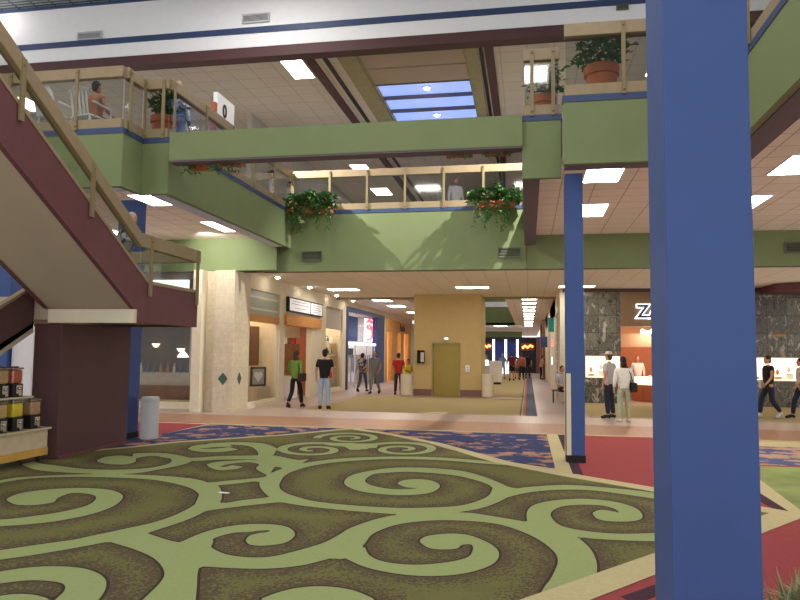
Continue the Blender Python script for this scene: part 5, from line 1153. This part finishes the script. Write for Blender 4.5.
    if hat:
        cloth(hat); c = MB(); c.lathe([(.095*k, hz+.05*k), (.096*k, hz+.08*k), (.07*k, hz+.125*k), (.02*k, hz+.14*k)], (hx, hy+.01, 0), 18)
        c.box(hx-.06*k, hy-.17*k, hz+.05*k, hx+.06*k, hy-.08*k, hz+.062*k)
        c.build('cap', 'cloth_'+hat.lstrip('#'), t, smooth=False)
    if bag:
        cloth(bag[0]); s = bag[1]
        c = MB().box(s*.17*k, -.14*k, .82*k, s*.31*k, .20*k, 1.07*k)
        o = c.build('shoulder_bag', 'cloth_'+bag[0].lstrip('#'), t, bevel=.03)
        MB().tube([(s*.22*k, -.05*k, 1.08*k), (s*.14*k, -.1*k, 1.3*k), (s*.1*k, 0, 1.49*k), (s*.14*k, .13*k, 1.3*k), (s*.22*k, .1*k, 1.08*k)], .012*k, 6).build('bag_strap', 'cloth_'+bag[0].lstrip('#'), o)
    return t
# checked / patterned cloth
def pat(name, a, b, sc_):
    m, nt, bs = new_mat(name)
    c = ramp(nt, noise(nt, sc_, 3), [(.46, rgb(a)), (.54, rgb(b))]); nt.links.new(c, bs.inputs['Base Color']); bs.inputs['Roughness'].default_value = .85
pat('cloth_pattern_blue', '#5e7ea0', '#c9d2dc', 9)
pat('cloth_camouflage', '#2d3248', '#a8a8b0', 7)
FZ = .0125
person('woman in green top and black trousers with dark shoulder bag entering the first shop', -6.74, 19.86, .0045, PI-.15, 1.66, 'walk', '#6f8a3c', '#17161c', 'hair_brown', .9, 1, bag=('#3a2328', -1), fem=True, hairlen=.02)
person('man in a black t-shirt and light blue jeans seen from behind', -5.75, 19.5, FZ*.55, PI+.05, 1.72, 'stand', '#121216', '#8fa3bd', 'hair_black', .5, 1, shoe='#1a1a1e')
person('man in a dark and white t-shirt and grey jeans walking past the blue store', -6.8, 28.6, .0045, PI-.2, 1.62, 'walk', '#6a5a62', '#4b5468', 'hair_black', .5, 1, pattern='cloth_camouflage')
person('heavier man in a grey shirt and khaki trousers beside the blue store', -6.0, 27.4, .0045, -.1, 1.7, 'walk', '#70767c', '#82796a', 'hair_brown', .5, 1, girth=1.2, shoe='#2c2a2a')
person('person in a red shirt and dark jeans beside the left trash can', -4.98, 27.0, .0045, PI, 1.64, 'hold', '#a82a26', '#2a3348', 'hair_brown', .5, 1)
person('child in a yellow shirt behind the left trash can', -4.62, 27.55, .0045, .2, 1.25, 'hold', '#d8cc3a', '#3a3a44', 'hair_brown', .8, 1) if False else person('child in a yellow shirt left of the elevator wall', -4.72, 27.75, .0045, -.2, 1.4, 'hold', '#d8cc3a', '#3a3a44', 'hair_brown', .8, 1)
person('shopper in a pale cap, grey shirt and dark trousers facing the jewellery store', 2.08, 18.95, .0045, PI+.9, 1.72, 'stand', '#b4b0b0', '#1f2434', 'hair_brown', .5, 1, hat='#c9c2ae')
person('woman with dark hair, white blouse, pale green trousers and a black bag', 2.30, 17.95, .0045, PI+.25, 1.60, 'stand', '#dcdcd2', '#9aa288', 'hair_black', .8, 1, bag=('#1e1d22', -1), fem=True, shoe='#b9b9a8', girth=1.1, hairlen=.01)
person('woman in a black top and navy trousers walking left of the right picture edge', 6.33, 20.3, FZ*.5, -PI/2+.2, 1.66, 'walk', '#191a20', '#20263a', 'hair_black', .3, 1, fem=True, shoe='#c8c8cc', bag=('#d0cdc6', -1))
person('person in a white top with an orange bag cut by the right picture edge', 7.1, 20.2, .0065, -PI/2, 1.6, 'walk', '#dadada', '#232a44', 'hair_black', .5, 1, bag=('#c07a3c', 1), fem=True)
person('person in a grey top and black shorts seated beside the slim blue column', 1.13, 24.45, .0045, .5, 1.7, 'sit', '#a9abb4', '#17171c', 'hair_brown', .5, .6)
person('sales clerk in a pale blouse behind the jewellery counter', 4.1, 27.9, .0005, 0, 1.62, 'stand', '#e0cfc8', '#40302a', 'hair_brown', .9, 1, fem=True)
person('person in a maroon shirt and black shorts walking away down the corridor', -.98, 43.3, .0065, PI, 1.74, 'walk', '#6a2430', '#121218', 'hair_brown', .5, .6)
person('person in an orange brown shirt and dark trousers far down the corridor', -.4, 44.9, .0065, PI, 1.7, 'walk', '#a86048', '#2a2422', 'hair_brown', .5, 1)
person('person in a black top right of the orange brown shirt far down the corridor', -.02, 47.5, .0065, PI, 1.7, 'walk', '#1c1a22', '#33333a', 'hair_black', .5, 1)
person('person in light blue clothing far down the corridor', -1.6, 45.5, .0065, PI, 1.66, 'walk', '#7f98bc', '#8f9fb8', 'hair_grey', .5, 1)
person('child in a pale top between the two walkers far down the corridor', -.72, 46.8, .0065, PI, 1.45, 'walk', '#b08a80', '#6a5a58', 'hair_brown', .5, .6)
person('person in a tan top and black trousers leaning by the corridor right wall', .82, 46.5, .0045, PI/2, 1.6, 'lean', '#c0a070', '#1a1a1e', 'hair_brown', .5, 1)
person('kiosk attendant in a dark top behind the grey kiosk', -2.3, 39.6, .0065, .3, 1.6, 'stand', '#4a4450', '#2a2a30', 'hair_brown', .5, 1)
person('grey haired person in camouflage blue clothing on the stair landing', -6.72, 10.7, 2.451, PI/2, 1.55, 'lean', '#5a6474', '#3c4454', 'hair_grey', .9, 1, pattern='cloth_camouflage')
person('bare shouldered person with dark hair seated on the white slatted chair', -7.95, 11.55, 5.481, PI-.25, 1.6, 'sit', '#c48a6c', '#6a5a58', 'hair_black', .2, 1)
person('person in blue and white patterned clothes behind the upper left railing', -6.93, 12.75, 5.481, .4, 1.6, 'hold', '#6b86a8', '#7f95b4', 'hair_grey', .9, 1, pattern='cloth_pattern_blue')
person('second person in pale blue patterned clothes beside the standing sign', -7.1, 13.15, 5.481, PI, 1.5, 'stand', '#9fb2c8', '#7f95b4', 'hair_grey', .9, 1, pattern='cloth_pattern_blue')
person('person in a white shirt standing behind the bridge railing', -2.2, 21.5, 5.481, .5, 1.65, 'stand', '#e4e0dc', '#3a4050', 'hair_brown', .8, 1)
person('dark capped person behind the railing at the left end of the bridge, nearer one', -7.35, 19.2, 5.481, -.9, 1.45, 'stand', '#c8ccd4', '#3a4050', 'hair_black', .5, 1, hat='#23304a')
person('dark haired person behind the railing at the left end of the bridge, farther one', -7.2, 20.3, 5.481, -.9, 1.4, 'stand', '#d4d0cc', '#3a4050', 'hair_black', .5, 1)

# ------------------------------------------------------------ lights
def area(x, y, z, sx, sy, power, col=(1, .95, .88), rot=(0, 0, 0)):  # unseen fill lamps added under the atrium ceiling for ambient light
    l = bpy.data.lights.new('added_fill_lamp', 'AREA'); l.shape = 'RECTANGLE'; l.size = sx; l.size_y = sy; l.energy = power; l.color = col
    o = bpy.data.objects.new('added_fill_lamp', l); COL.objects.link(o); o.location = (x, y, z); o.rotation_euler = rot
    return o
for x, y in ((-5, 2), (0, 2), (-3, 7.5), (1.2, 7), (-9, 7.5)):
    area(x, y, ATZ-.1, 1.2, 1.2, 130)
area(-5.6, 12.6, ATZ-.1, 1.0, 1.0, 120)
def spot(x, y, z, tx, ty, tz, power, ang=70):
    l = bpy.data.lights.new('spot_lamp', 'SPOT'); l.energy = power; l.spot_size = math.radians(ang); l.spot_blend = .6; l.shadow_soft_size = .05; l.color = (1, .95, .85)
    o = bpy.data.objects.new('spot_lamp', l); COL.objects.link(o); o.location = (x, y, z)
    o.rotation_euler = (Vector((tx, ty, tz))-Vector((x, y, z))).to_track_quat('-Z', 'Y').to_euler()
spot(-7.6, 17.0, UPZ-.3, -4.2, 18.4, 4.3, 2600)
spot(-8.4, 16.7, 4.6, -8.3, 18.0, 4.1, 120, 110)  # extra spot without a fixture, added to brighten the left green band
spot(1.0, 17.0, UPZ-.3, -2.2, 18.4, 4.3, 2600)
wd = bpy.data.worlds.new('world'); SC.world = wd; wd.use_nodes = True
wd.node_tree.nodes['Background'].inputs[0].default_value = (1, .97, .94, 1)
wd.node_tree.nodes['Background'].inputs[1].default_value = 1.25
vs = SC.view_settings
vs.view_transform = 'Standard'; vs.look = 'None'; vs.gamma = 1; vs.use_curve_mapping = False; vs.exposure = 0
SC.cycles.max_bounces = 8; SC.cycles.diffuse_bounces = 5; SC.cycles.transparent_max_bounces = 12
SC.cycles.sample_clamp_indirect = 4
